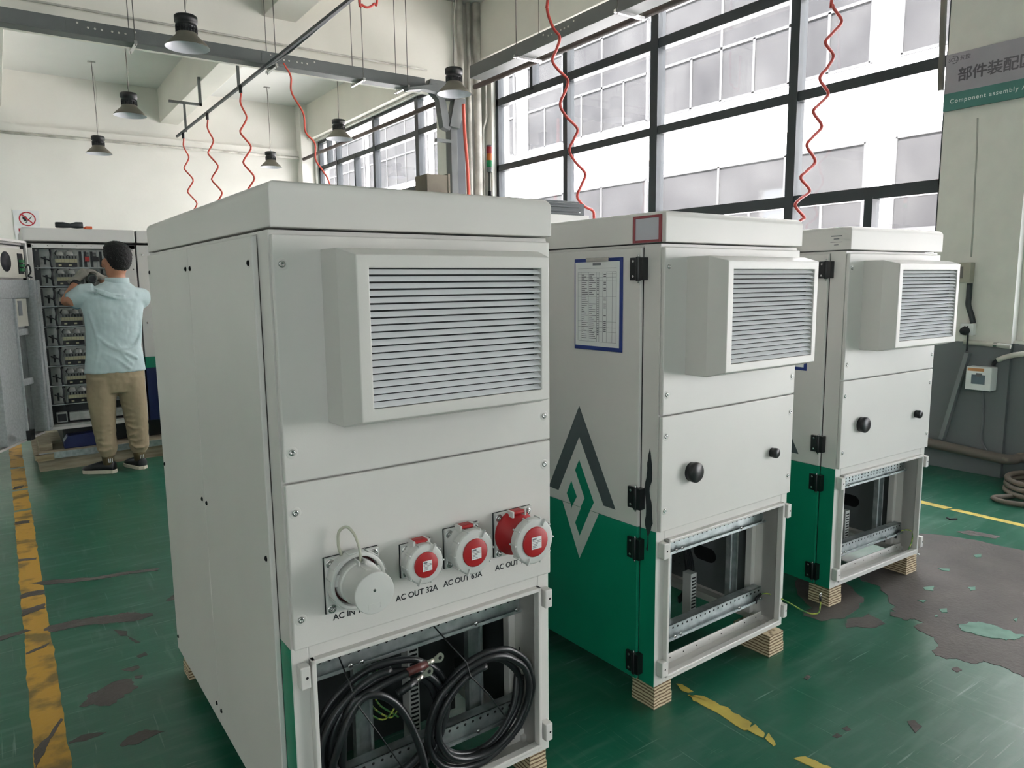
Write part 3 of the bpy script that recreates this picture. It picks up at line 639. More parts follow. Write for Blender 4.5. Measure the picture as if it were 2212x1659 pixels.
for pts,lab in (([(.132,.055,.556),(.135,-.01,.50),(.140,-.022,.470),(.147,-.034,.45),(.19,-.044,.37),(.255,-.045,.245),(.262,-.03,.225)],'black zip tie strung across the left coil'),
    ([(.395,.055,.556),(.42,.0,.51),(.445,-.035,.47),(.449,-.046,.435),(.50,-.055,.37),(.565,-.045,.27),(.575,-.02,.262)],'black zip tie strung across the right coil')):
    b=MB(BLK); b.tube(pts,.002,6); b.box(pts[0][0]-.004,pts[0][0]+.004,pts[0][1]-.004,pts[0][1]+.004,pts[0][2]-.006,pts[0][2]+.004); tag(b.build('cable_tie',X=MC1),lab,'cable tie')
yw=MB(mat('earth_wire_yellow_green',(168,176,70))); 
for k in range(3): yw.tube(spline([(.27+.03*k,.25,.40),(.26+.02*k,.22,.30),(.31+.02*k,.20,.24),(.36,.2,.27-.02*k)],6),.0028,6)
yw.build('inner_wires',C1)

# ---------------------------------------------------------------- clipboards, label holder
def clipboard(MC,y0,y1,z0,z1,label,detail=True,sk=.0):
    root=thing('clipboard',MC@Vector((-.016,(y0+y1)/2,z0)),label,'clipboard')
    b=MB(BLUE); b.box(-.0175,-.0148,y0,y1,z0,z1); world_child(b.build('board',X=MC,bevel=.001),root)
    p=MB(LAB,INKG); a0,a1,c0,c1=y0+.014,y1-.006,z0+.014,z1-.012; xx=-.0182
    p.box(xx,-.0175,a0,a1,c0,c1,0)
    if detail:
        g0,g1,h0,h1=a0+.014,a1-.014,c0+.016,c1-.022
        def ln(ya,yb,za,zb): p.box(xx-.0004,xx,min(ya,yb),max(ya,yb),min(za,zb),max(za,zb),1)
        t=.0007
        for f_ in(0,.05,.075,.12,.16,.38,.72,.80,.86,1): zz=h1-(h1-h0)*f_; ln(g0,g1,zz-t/2,zz+t/2)
        for f_ in(0,.08,.28,.5,.56,.66,.76,.9,1): yy=g1-(g1-g0)*f_; ln(yy-t/2,yy+t/2,h0,h1-(h1-h0)*.05)
        ln((g0+g1)/2-.02,(g0+g1)/2+.02,c1-.012,c1-.004)
        rnd=random.Random(3); zz=h1-(h1-h0)*.09
        while zz>h0+.006:
            f_=(h1-zz)/(h1-h0)
            ln(g1-(g1-g0)*.10,g1-(g1-g0)*(.10+.15*rnd.random()+.03),zz,zz+.0022)
            if not(.38<f_<.46): ln(g1-(g1-g0)*.30,g1-(g1-g0)*(.30+.12*rnd.random()+.07),zz,zz+.0022)
            if rnd.random()>.4: ln(g1-(g1-g0)*.51,g1-(g1-g0)*.55,zz,zz+.003)
            if rnd.random()>.5: ln(g1-(g1-g0)*.68,g1-(g1-g0)*.74,zz,zz+.003)
            zz-=.0066
    world_child(p.build('paper_form',X=MC),root)
    c=MB(SCREW); m_=(y0+y1)/2; c.box(-.022,-.0182,m_-.055,m_+.055,z1-.012,z1+.002); world_child(c.build('clip',X=MC,bevel=.001),root)
clipboard(MC2,.146,.382,1.216,1.530,'blue clipboard with a filled printed form on the middle cabinet side')
clipboard(MC3,.150,.36,1.05,1.33,'blue clipboard on the rightmost cabinet, mostly hidden behind the middle cabinet',False)
lh=thing('label_holder',MC2@Vector((-.003,.055,1.572)),'red framed label holder on the lid of the middle cabinet','label holder')
b=MB(mat('label_frame_red',(146,62,68),.4)); 
b.box(-.007,-.001,-.006,.004,1.572,1.656);b.box(-.007,-.001,.104,.114,1.572,1.656);b.box(-.007,-.001,.004,.104,1.572,1.580);b.box(-.007,-.001,.004,.104,1.648,1.656); world_child(b.build('holder_frame',X=MC2,bevel=.001),lh)
world_child(MB(mat('label_film',(186,186,194),.18)).box(-.004,-.0012,.004,.104,1.58,1.648).build('label_insert',X=MC2),lh)
tw=MB(INKG)
for i,(wd,h_) in enumerate(((.05,.004),(.025,.004),(.055,.002),(.02,.003))): tw.box(-.0014,-.001,.046-wd/2,.046+wd/2,1.628-.012*i,1.628-.012*i+h_)
tw.build('lid_print',C3)
# ================================================================ OVERHEAD: pendants, trays, pipes, hoses
def make_pendant(x,y,z,label,first=[None],top=ZC):
    if first[0] is None:
        r=thing('pendant_lamp',(x,y,z),label,'lamp',0,'black and grey pendant lamps')
        s=MB(LAMPS,LAMPI); R=.205
        s.lathe((0,0,0),(0,0,1),[(0,R),(.004,R),(.03,R*.90),(.075,R*.68),(.11,R*.50),(.135,R*.46)],48,0)
        s.lathe((0,0,0),(0,0,1),[(.0,R),(.001,R*.985),(.028,R*.88),(.073,R*.66),(.105,R*.47),(.105,0)],48,1); s.build('lamp_shade',r,fix=False)
        h=MB(LAMPB); h.lathe((0,0,.13),(0,0,1),[(0,.092),(.03,.094),(.035,.088),(.045,.088),(.05,.096),(.075,.098),(.08,.09),(.095,.09),(.10,.105),(.155,.106),(.165,.095),(.167,0)],36)
        for k in range(24):
            a=2*PI*k/24; h.box(-.003,.003,.085,.100,.135,.20,0,Matrix.Rotation(a,4,'Z'))
        h.build('driver_housing',r)
        k=MB(WIRE); k.lathe((0,0,.295),(0,0,1),[(0,.02),(.012,.018),(.012,0)],12); k.tube([(0,0,.305),(0.005,0,.33),(0,0,.36)],.004,8); k.build('hook',r)
        first[0]=r
    else:
        r=first[0].copy(); COL.objects.link(r); r.location=(x,y,z); r['label']=label
        for ch in first[0].children:
            if ch.name.startswith(('suspension','ceiling')): continue
            c=ch.copy(); COL.objects.link(c); c.parent=r
    L=top-z; q=MB(WIRE,PIPEW); q.tube([(0,0,.35),(.006,0,.35+L*.2),(0,0,L)],.0045,8); q.tube(spline([(0.004,0,.36),(.02,.0,.5),(.012,0,.8),(.04,0,L*.7),(.0,0,L)],6),.003,6,1); q.build('suspension_cable',r)
    c=MB(SCREW); c.box(-.06,.06,-.03,.03,L-.012,L-.001); c.build('ceiling_hook',r)
    return r
make_pendant(1.74,7.95,3.765,'pendant lamp nearest the upper left, in front of the grey tray')
make_pendant(1.70,11.42,3.765,'pendant lamp above the worker, second lamp from the left below the tray')
make_pendant(1.67,14.81,3.755,'leftmost pendant lamp, small and far, near the far white wall')
make_pendant(4.65,14.84,3.765,'farthest pendant lamp, above the red hoses near the far corner')
make_pendant(4.66,11.35,3.74,'pendant lamp in front of the far window')
make_pendant(4.70,7.85,3.70,'pendant lamp hanging in front of the grey steel post')
# X tray
def bolts(b,x,y,z,ax,mi):
    for i in range(8):
        dx=[-.30,-.21,-.15,-.09,.0,.06,.12,.21][i]; dz=.03 if i in(0,7) else 0
        c=(x+dx,y,z+dz) if ax=='x' else (x,y+dx,z+dz); n=(0,-1,0) if ax=='x' else (-1,0,0)
        b.lathe(c,n,[(0,.011),(.006,.009),(.006,0)],8,mi)
ty=8.6; tb=MB(TRAY,PIPEW); tz0,tz1=3.915,4.055
tb.box(-3,4.72,ty,ty+.17,tz0,tz1); tb.box(-3,4.72,ty-.006,ty,tz0,tz0+.02)
for px in(240,640):
    c=PY(px,45 if px==240 else 118,ty); tb.box(c.x-.40,c.x+.40,ty-.004,ty,tz0+.02,tz1-.02); bolts(tb,c.x,ty-.005,(tz0+tz1)/2+.005,'x',1)
tag(tb.build('cable_tray',bevel=.003),'long grey cable tray running left to right below the white beam','cable tray')
tx=5.08; t2=MB(TRAY,PIPEW); t2.box(tx,tx+.20,-2,8.1,3.99,4.14)
c=PX(1200,72,tx); bolts(t2,tx-.001,c.y,4.07,'y',1)
tag(t2.build('cable_tray',bevel=.003),'grey cable tray running along the window wall above the brown pipe','cable tray')
# post with branched top
pr=thing('steel_post',(4.98,8.70,0),'dark grey steel post with forked top rising behind the nearest cabinet','post')
pcx=PY(985,300,8.7).x
p=MB(TRAY,FRAME); pt_=PY(985,262,8.7).z; p.box(pcx-.10,pcx+.0,8.66,8.80,0,pt_,0); p.box(pcx+.005,pcx+.13,8.68,8.80,0,pt_+.02,1); world_child(p.build('post',bevel=.004),pr)
def arm(pa,pb,w_,y0,th=.03):
    a=PY(*pa,y0);b=PY(*pb,y0); m=MB(TRAY); m.bar(a,b,th,w_,up=(0,1,0) if False else (0,0,1)); return m
# fork plates traced at their real distance and thickness
for P,yy in(([(930,170),(975,178),(990,215),(962,214),(975,275),(972,282),(958,275),(948,215),(925,186)],8.62),([(982,215),(1008,212),(993,278),(972,272)],8.60),([(880,188),(945,180),(952,200),(915,192),(882,195)],8.46)):
    m=MB(TRAY); m.poly([PY(a,b,yy) for a,b in P],(0,.12,0)); world_child(m.build('fork_plate',bevel=.004),pr)
m=MB(TRAY); a=PY(943,302,8.65);b=PY(975,303,8.65); m.box(a.x,b.x,8.64,8.70,a.z-.02,a.z+.02); world_child(m.build('side_bracket'),pr)
a=PY(918,376,8.35);b_=PY(968,418,8.35)
bx=MB(mat('old_plywood',(112,104,90),.8,c2=(86,80,70),scale=3)); bx.box(a.x,a.x+.30,8.3,8.62,a.z-.42,a.z); bx.box(a.x+.30,a.x+.33,8.29,8.63,a.z-.43,a.z+.02)
tag(bx.build('wooden_box',bevel=.004),'old wooden box fastened beside the dark steel post','box')
# hangers
def hanger(o1,o2,pt,lab,axis):
    r=thing('tray_hanger',pt,lab,'hanger',0,'rod hangers of the grey cable trays'); pt=Vector(pt)
    b=MB(SCREW); d=Vector((0,1,0)) if axis=='x' else Vector((1,0,0))
    b.bar(pt-d*.19,pt+d*.19,.03,.03); world_child(b.build('strut_channel'),r)
    for s in(-1,1):
        q=MB(WIRE); e=pt+d*.16*s; q.cyl(e-Vector((0,0,.03)),(e.x,e.y,ZC),.005,n=8); world_child(q.build('threaded_rod'),r)
for px,py_,lab in((285,75,'tray hanger beside the upper left pendant lamp'),(586,128,'tray hanger beside the crossing air rail'),(773,158,'tray hanger above the far window lamp'),(868,178,'tray hanger beside the forked post')):
    c=PY(px,py_,ty+.085); hanger(None,None,(c.x,ty+.085,tz0-.018),lab,'x')
for px,py_,lab in((1140,115,'tray hanger of the window side tray, beside the red hose'),(1360,22,'tray hanger of the window side tray at the top of the picture')):
    c=PX(px,py_,tx+.1); hanger(None,None,(tx+.1,c.y,3.974),lab,'y')
# pipes
def pipe(name,pts,r,m,lab,cat='pipe',n=12,clamps=(),grp=None):
    b=MB(m,SCREW); b.tube(pts,r,n)
    for c,ax in clamps: b.lathe(c,ax,[(-.012,r*1.12),(.012,r*1.12)],n,1)
    return tag(b.build(name),lab,cat,grp)
pipe('water_pipe',[(-3,8.90,4.035),(5.45,8.90,4.035)],.046,PIPEW,'thick white pipe running just below the grey tray along the beam',clamps=[((x,8.90,4.035),(1,0,0)) for x in(.55,2.15,3.0,4.2)])
pipe('conduit_pipe',[(-3,9.06,4.30),(5.0,9.06,4.30)],.012,PIPEW,'thin conduit along the face of the white cross beam')
pipe('fire_pipe',[(5.66,-2,4.14),(5.66,8.90,4.14)],.034,PIPEB,'brown pipe crossing in front of the large window')
pipe('fire_pipe',[(5.66,9.78,4.14),(5.66,15.8,4.14)],.034,PIPEB,'brown pipe crossing in front of the far window')
pipe('conduit_pipe',[(-3,15.93,4.17),(5.6,15.93,4.17)],.024,PIPEW,'white pipe along the far wall below the ledge')
for px,r,lab in((996,.045,'vertical white pipe left of the column corner'),(1014,.028,'thin vertical pipe between two white pipes at the column'),(1028,.055,'thick vertical white pipe at the column corner')):
    c=PY(px,100,9.0); pipe('drain_pipe',[(c.x,9.02 if r<.05 else 8.98,0),(c.x,9.02 if r<.05 else 8.98,ZC-.01)],r,PIPEW,lab,n=16)
c=PX(1046,200,5.8); pipe('conduit_pipe',[(5.84,8.98,1.0),(5.84,8.98,3.6),(5.84,8.9,3.75),(5.84,8.9,4.3)],.016,PIPEW,'thin white conduit beside the large window frame')
# air rail with hose drops
zr=3.85
rl=thing('air_rail',(2.65,9.5,zr),'dark air supply rail running from far end towards the camera over the tray','rail')
a=G(382,295,zr); b_=Vector((2.72,4.4,zr+.02))
m=MB(FRAME); m.bar(a,b_,.030,.030); m.tube([a.lerp(b_,.45)+Vector((0.03,0,.04)),a.lerp(b_,.6)+Vector((.05,0,.0)),a.lerp(b_,.8)+Vector((.04,0,.03)),b_+Vector((.05,0,.03))],.013,8); world_child(m.build('rail_channel'),rl)
for px,py_ in((402,285),(516,190)):
    c=G(px,py_,zr); m=MB(TRAY); m.box(c.x-.015,c.x+.015,c.y-.015,c.y+.015,zr,zr+.42); m.box(c.x-.22,c.x+.26,c.y-.02,c.y+.02,zr+.42,zr+.455)
    m.box(c.x+.22,c.x+.26,c.y-.02,c.y+.02,zr+.42,4.70); world_child(m.build('rail_bracket'),rl)
def hose(pts,r,m,lab,amp,wl,grp='red spiral air hoses'):
    base=spline(pts,24); N=len(base); out=[]; s=0
    for i,p in enumerate(base):
        if i: s+=(base[i]-base[i-1]).length
        e=min(1,i/14.); ph=2*PI*s/wl; out.append(p+Vector((math.cos(ph)*amp*e*.82,-math.cos(ph)*amp*e*.57,math.sin(ph*2)*amp*.1))+Vector((0,math.sin(ph)*amp*.25*e,0)))
    b=MB(m,BLK); b.tube(out,r,8); b.cyl(out[0],out[0]-Vector((0,0,.09)),r*1.8,n=10,mi=1); return tag(b.build('air_hose'),lab,'hose',grp)
for (px,py_),lab,sh in(((395,285),'leftmost red spiral hose dropping from the air rail',(.21,-.02)),((447,242),'second red spiral hose from the left on the air rail',(.20,-.02)),((519,182),'third red spiral hose, hanging from the near rail bracket',(.12,0))):
    c=G(px,py_,zr); hose([(c.x,c.y,zr-.012),(c.x+sh[0]*.3,c.y,zr-.9),(c.x+sh[0]*.75,c.y,zr-1.8),(c.x+sh[0],c.y,1.4)],.0115,ORG,lab,.058,.36)
P4=[PY(a,b,8.60) for a,b in((612,136),(628,165),(630,200),(655,245),(660,285),(680,310),(682,345),(698,370),(712,398))]; P4.append(P4[-1]+Vector((.1,0,-.5)))
b=MB(ORG); b.tube(spline(P4,8),.011,8); tag(b.build('air_hose'),'red hose wandering down from the grey tray in front of the far window','hose','red spiral air hoses')
P5=[Vector((4.10,5.0,ZC))]+[PY(a,b,5.0) for a,b in((1186,-30),(1182,20),(1195,60),(1209,80),(1203,105),(1193,130),(1205,150),(1226,172),(1222,195),(1210,225),(1222,250),(1247,278),(1240,300),(1230,325),(1243,350),(1264,375),(1256,400),(1247,425),(1262,445),(1280,455),(1283,470),(1283,520))]
b=MB(ORGD); b.tube(spline(P5,6),.0125,8); tag(b.build('air_hose'),'red hose hanging between the nearest and middle cabinets before the large window','hose','red spiral air hoses')
P6=[Vector((5.2,3.2,ZC))]+[PY(a,b,3.2) for a,b in((1800,-40),(1798,10),(1818,45),(1800,70),(1783,92),(1800,120),(1788,145),(1771,170),(1789,202),(1770,225),(1757,242),(1775,272),(1757,295),(1743,315),(1761,348),(1742,370),(1730,385),(1749,412),(1728,430),(1718,445),(1737,470),(1728,478),(1700,520))]
b=MB(ORGD); b.tube(spline(P6,6),.0115,8); tag(b.build('air_hose'),'rightmost spiral red hose, hanging above the gap between middle and right cabinets','hose','red spiral air hoses')
P7=[PY(a,b,7.0) for a,b in((775,-10),(782,10),(795,16),(808,8),(815,-12))]; P7=[Vector((P7[0].x-.03,7.0,ZC))]+P7+[Vector((P7[-1].x+.03,7.0,ZC))]
b=MB(ORGD); b.tube(spline(P7,6),.012,8); tag(b.build('air_hose'),'red hose loop just entering at the top edge of the picture','hose')
c=PY(1005,300,8.55); b=MB(ORG); b.tube(spline([PY(x,y,8.5) for x,y in((1001,225),(1004,290),(1009,350),(1013,430),(1016,600))],5),.022,10); tag(b.build('air_hose'),'orange hose running down beside the dark steel post','hose')
# hanging rod at far right
a=PX(2040,-20,5.6);b_=PX(2032,196,5.6); m=MB(WIRE); m.bar(a,b_,.03,.03); tag(m.build('hanging_rod'),'thin grey rod hanging from above beside the assembly sign','rod')

# ================================================================ SIGNAL TOWER + MACHINE
mr=thing('test_machine',(3.4,4.8,0),'pale machine with dark vented top behind the nearest cabinet','machine')
mx1=PY(1262,450,4.5).x; mzt=PY(1262,441,4.5).z; mzb=PY(1262,466,4.5).z
m=MB(CW); m.box(2.85,mx1+.05,4.5,5.2,0,mzb-.0); world_child(m.build('machine_body',bevel=.004),mr)
m=MB(mat('vent_dark_grey',(70,76,78),.5),SCREW); m.box(2.9,mx1,4.5,5.1,mzb,mzt)
for k in range(3): m.box(3.1,mx1-.06,4.49,4.5,mzb+.02+k*.035,mzb+.034+k*.035,0)
for k in range(10): m.lathe((mx1-.14+.011*k,4.499,mzb+.022),(0,-1,0),[(0,.004),(0,0)],6,1)
world_child(m.build('vent_top',bevel=.003),mr)
tc=PY(1058,422,4.6); s_t=thing('signal_tower',(tc.x,4.6,mzt),'red, orange and green stack light on a thin pole','signal light')
m=MB(WIRE,BLK); zt0=PY(1058,372,4.6).z; m.cyl((tc.x,4.6,mzt),(tc.x,4.6,zt0),.010,mi=0); m.lathe((tc.x,4.6,mzt),(0,0,1),[(0,.03),(.02,.03),(.03,.014),(.06,.014),(.06,0)],16,1); world_child(m.build('pole'),s_t)
z=zt0
for nm,c,h_ in(('lamp_base',(120,122,122),.035),('green_lens',(20,140,80),.048),('orange_lens',(210,110,40),.048),('red_lens',(170,36,44),.048),('top_cap',(110,96,98),.012)):
    m=MB(mat('stack_'+nm,c,.3)); m.lathe((tc.x,4.6,z),(0,0,1),[(0,.020),(.002,.0215),(h_-.002,.0215),(h_,.020),(h_,0)],24); world_child(m.build(nm),s_t); z+=h_
# ================================================================ RIGHT PIER FITTINGS
def PR(x,y): return PX(x,y,XR-.035)
xp=XR-.035
sg=thing('wall_sign',(xp,2.0,2.67),'hanging sign for the component assembly area, grey with a green band','sign')
tl=PR(2043,123); bl=PR(2041,243)
z1=tl.z; z0=bl.z; ys=bl.y; ye=ys-2.2; zm=PR(2042,206).z
m=MB(mat('sign_grey',(160,156,162),.5),mat('sign_green',(70,124,116),.5)); m.box(xp-.032,xp-.012,ye,ys,zm,z1,0); m.box(xp-.032,xp-.012,ye,ys,z0,zm,1); m.box(xp-.012,xp+.2,ye,ys-.9,z0+.05,z0+.09,0)
world_child(m.build('sign_board'),sg)
def sx(y_,z_): return frame((xp-.0325,y_,z_),(0,-1,0),(0,0,1))
def sign_text(nm,s,size,m_,y_,z_,bold=0,**k):
    o=text(nm,s,size,m_,None,sx(y_,z_),**k)
    if bold:
        bm=bmesh.new()
        for dy,dz,dx in((0,0,0),(bold,0,.0002),(-bold,0,.0004),(0,bold,.0006),(0,-bold,.0008)):
            m2=o.data.copy(); m2.transform(Matrix.Translation((-dx,dy,dz))); bm.from_mesh(m2)
        bm.to_mesh(o.data); bm.free()
    return world_child(o,sg)
SGT=mat('sign_text_grey',(96,92,98),.5)
cz=PR(2072,178); sign_text('sign_characters','\u90e8\u4ef6\u88c5\u914d\u533a',.100,SGT,cz.y,cz.z+.008,off=.0,spacing=.95,bold=.0022)
cz=PR(2056,224); sign_text('sign_english','Component assembly Area',.0415,mat('sign_text_white',(214,224,220),.5),cz.y,cz.z-.004,off=.0005,spacing=1.22)
cz=PR(2053,137); sign_text('sign_logo','SCU',.034,SGT,cz.y,cz.z,off=.0004,spacing=.95,shear=.2); sign_text('sign_logo_characters','\u5148\u63a7',.036,SGT,cz.y-.080,cz.z,off=.0004,spacing=.9)
m=MB(SGT); pts=[(xp-.0325,cz.y-.040+.026*math.cos(t)*1.05,cz.z+.010+.026*math.sin(t)) for t in [PI*(.35+1.25*k/16) for k in range(17)]]; m.tube(pts,.002,6); world_child(m.build('sign_logo_arc'),sg)
P=[PR(x,y) for x,y in((2112,255),(2110,330),(2106,400),(2103,480),(2098,555))]
tag(MB(mat('wall_crack',(176,174,166),.8)).tube(P,.006,6).build('trim_10'),kind='structure')  # thin grey line for the crack down the pier
def wbox(name,x0,y0,x1,y1,dp,m_,lab,cat):
    a=PR(x0,y0); b=PR(x1,y1); r=thing(name,(xp,(a.y+b.y)/2,b.z),lab,cat); q=MB(m_); q.box(xp-dp,xp-.0005,b.y,a.y,b.z,a.z); world_child(q.build('housing',bevel=.004),r); return r,a,b
BEI=mat('aged_beige_plastic',(168,164,148),.5)
r,a,b=wbox('switch_box',2066,568,2104,610,.07,BEI,'old beige switch box on the pier beside the right cabinet hood','switch box')
m=MB(mat('switch_face_brown',(110,104,100),.4),LAB); ym=(a.y*.55+b.y*.45); m.box(xp-.073,xp-.07,b.y+.05,a.y-.02,b.z+.03,a.z-.03,0)
for k in range(3): m.box(xp-.075,xp-.073,b.y+.07+.03*k,b.y+.09+.03*k,a.z-.06,a.z-.045,1)
world_child(m.build('switch_face'),r)
P=[PX(x,y,xp-.03) for x,y in((2095,612),(2093,640),(2092,660),(2099,683),(2102,698))]
tag(MB(mat('black_corrugated',(40,44,46),.5)).tube(spline(P,5),.019,10).build('flexible_conduit'),'black flexible conduit between switch box and wall socket','conduit')
r,a,b=wbox('wall_socket',2081,698,2108,724,.05,LAB,'white wall socket with a black plug above the grey dado','socket')
m=MB(INK); c=PR(2092,714); m.lathe((xp-.05,c.y,c.z),(-1,0,0),[(0,.032),(.03,.028),(.035,0)],18); world_child(m.build('black_plug'),r)
m=MB(INK); 
for dx in(2091,2097): q=PR(dx,705); m.lathe((xp-.0506,q.y,q.z),(-1,0,0),[(0,.006),(0,0)],8)
world_child(m.build('socket_holes'),r)
P=[PX(x,y,xp-.05) for x,y in((2091,718),(2090,735),(2089,752),(2088,758))]; world_child(MB(INK).tube(spline(P,4),.007,8).build('power_cord'),r)
P=[PX(x,y,xp-.03) for x,y in((2083,739),(2120,742),(2183,749))]; pipe('conduit_pipe',P,.017,PIPEW,'short white conduit clipped along the top of the grey dado',clamps=[(P[1].lerp(P[2],.5),(0,1,0))])
P=[PX(2155,778,xp-.03),PX(2170,772,xp-.03),PX(2190,767,xp-.03),PX(2222,763,xp-.03)]; pipe('conduit_pipe',P,.019,PIPEW,'curved white conduit above the breaker box at the right edge')
r,a,b=wbox('breaker_box',2101,789,2152,843,.10,LAB,'small white breaker box with clear window on the grey dado','breaker box')
m=MB(mat('breaker_window',(110,124,134),.15),INKG,mat('orange_sticker',(200,140,90),.5)); m.box(xp-.1035,xp-.1,b.y+.04,a.y-.04,b.z+.045,a.z-.055,0); m.box(xp-.105,xp-.1035,b.y+.06,a.y-.07,b.z+.10,b.z+.125,1); m.box(xp-.101,xp-.1,a.y-.12,a.y-.01,a.z-.03,a.z-.008,2)
world_child(m.build('breaker_window'),r)
P=[PX(2146,790,xp-.03),PX(2148,783,xp-.03),PX(2155,778,xp-.03)]; tag(MB(INK).tube(P,.014,8).build('flexible_conduit'),'short black conduit entering the breaker box top','conduit')
P=[PX(x,y,xp-.012) for x,y in((2123,843),(2124,900),(2120,945),(2126,965),(2137,981))]; world_child(MB(INKG).tube(spline(P,5),.007,8).build('power_cord'),r)
a=PX(2091,762,xp-.03);b=PX(2032,955,xp-.03); m=MB(mat('trunking_grey',(128,132,134),.5)); b=a.lerp(b,.96); m.bar(a,b,.03,.045,up=(1,0,0)); tag(m.build('cable_trunking'),'grey cable trunking leaning diagonally across the dark dado','trunking')
a=PX(1990,953,xp-.07); b=PX(2165,991,xp-.07)
pipe('heating_pipe',[(a.x,a.y+.6,a.z),a,b,(b.x,b.y-.03,b.z),(b.x+.04,b.y-.06,b.z),(b.x+.10,b.y-.08,b.z+.01),(b.x+.11,b.y-.2,b.z+.01),(b.x+.11,1.0,b.z)],.036,mat('rusty_pipe',(104,96,88),.6,c2=(150,140,126),scale=8,sharp=(.55,.66)),'rusty pipe running low along the pier above the floor',n=14)
hs=MB(mat('hose_tan',(120,108,96),.5)); c=G(2212,1040); c.x=5.42; c.y=1.82
for k in range(3): hs.tube([(c.x+.28*math.cos(t*PI/12)*(1-.08*k)+.2,c.y+.22*math.sin(t*PI/12)-.0,.03+.035*k) for t in range(24)],.018,8,closed=True)
hs.tube(spline([(c.x-.05,c.y+.1,.02),(c.x-.2,c.y+.16,.02),(c.x-.22,c.y,.02),(c.x,c.y-.25,.02)],6),.016,8)
tag(hs.build('coiled_hose'),'dark coiled hose lying on the floor at the right edge','hose')
m=MB(WORN); P=[G(x,y) for x,y in((2000,1018),(2080,1035),(2230,1070),(2230,1035),(2170,1030),(1994,1003))]; 
db=MB(BLK); P=[G(x,y,.004) for x,y in((2046,1118),(2052,1122),(2067,1121))]; db.tube(P,.006,6); tag(db.build('plastic_scrap'),'small black plastic scrap on the green floor near the yellow line','debris')
nt_=MB(SCREW); c=G(1984,1199); nt_.lathe((c.x,c.y,0),(0,0,1),[(0,.008),(.008,.008),(.008,.003),(0,.003)],6); tag(nt_.build('loose_nut'),'tiny bright nut on the concrete beside the right cabinet','nut')
# ================================================================ BACKGROUND CABINETS
YB0=6.879
def bgcab(x0,x1,label,rack):
    r=thing('battery_cabinet',(x0,YB0,0),label,'battery cabinet',0,None); zb,zt=.355 if rack else .14,1.800
    W=x1-x0; b=MB(CW,CG,mat('navy_blue',(18,30,78),.4),BLK)
    dp=.9
    if rack:
        b.box(x0,x0+.03,YB0,YB0+dp,.31,zt); b.box(x1-.10,x1,YB0,YB0+dp,.31,zt); b.box(x0,x1,YB0,YB0+dp,zt-.035,zt); b.box(x0,x1,YB0,YB0+dp,.31,.335); b.box(x0,x1,YB0+dp-.01,YB0+dp,.31,zt)
    else:
        b.box(x0,x1,YB0,YB0+dp,.86,zt,0); b.box(x0,x1,YB0,YB0+dp,.765,.86,1); b.box(x0,x1,YB0,YB0+dp,.31,.765,2)
    world_child(b.build('cabinet_shell',bevel=.003),r)
    b=MB(BLK); b.box(x0+.12 if rack else x0,x1,YB0+.12,YB0+dp,.155,.31); world_child(b.build('plinth'),r)
    b=MB(CW); b.box(x0-(.03 if rack else 0),x1+.0,YB0-.045,YB0+dp,1.818,1.918); world_child(b.build('cabinet_roof',bevel=.008),r)
    return r
bc=bgcab(.225,.978,'open rack cabinet full of wiring modules that the worker is facing','R')
b2=bgcab(.990,1.80,'closed white, green and navy cabinet right of the worker',False)
m=MB(SCREW)
for zz in(1.72,1.15): m.lathe((1.03,YB0,zz),(0,-1,0),[(0,.008),(.004,.008),(.004,0)],10)
world_child(m.build('screws'),b2)
PCB=mat('rack_aluminium',(186,188,182),.5,.15,c2=(150,154,148),scale=20)
TERM=mat('terminal_cream',(176,172,140),.55); TERMG=mat('terminal_grey',(120,124,120),.5); CLR=mat('wire_cover_clear',(146,148,142),.4)
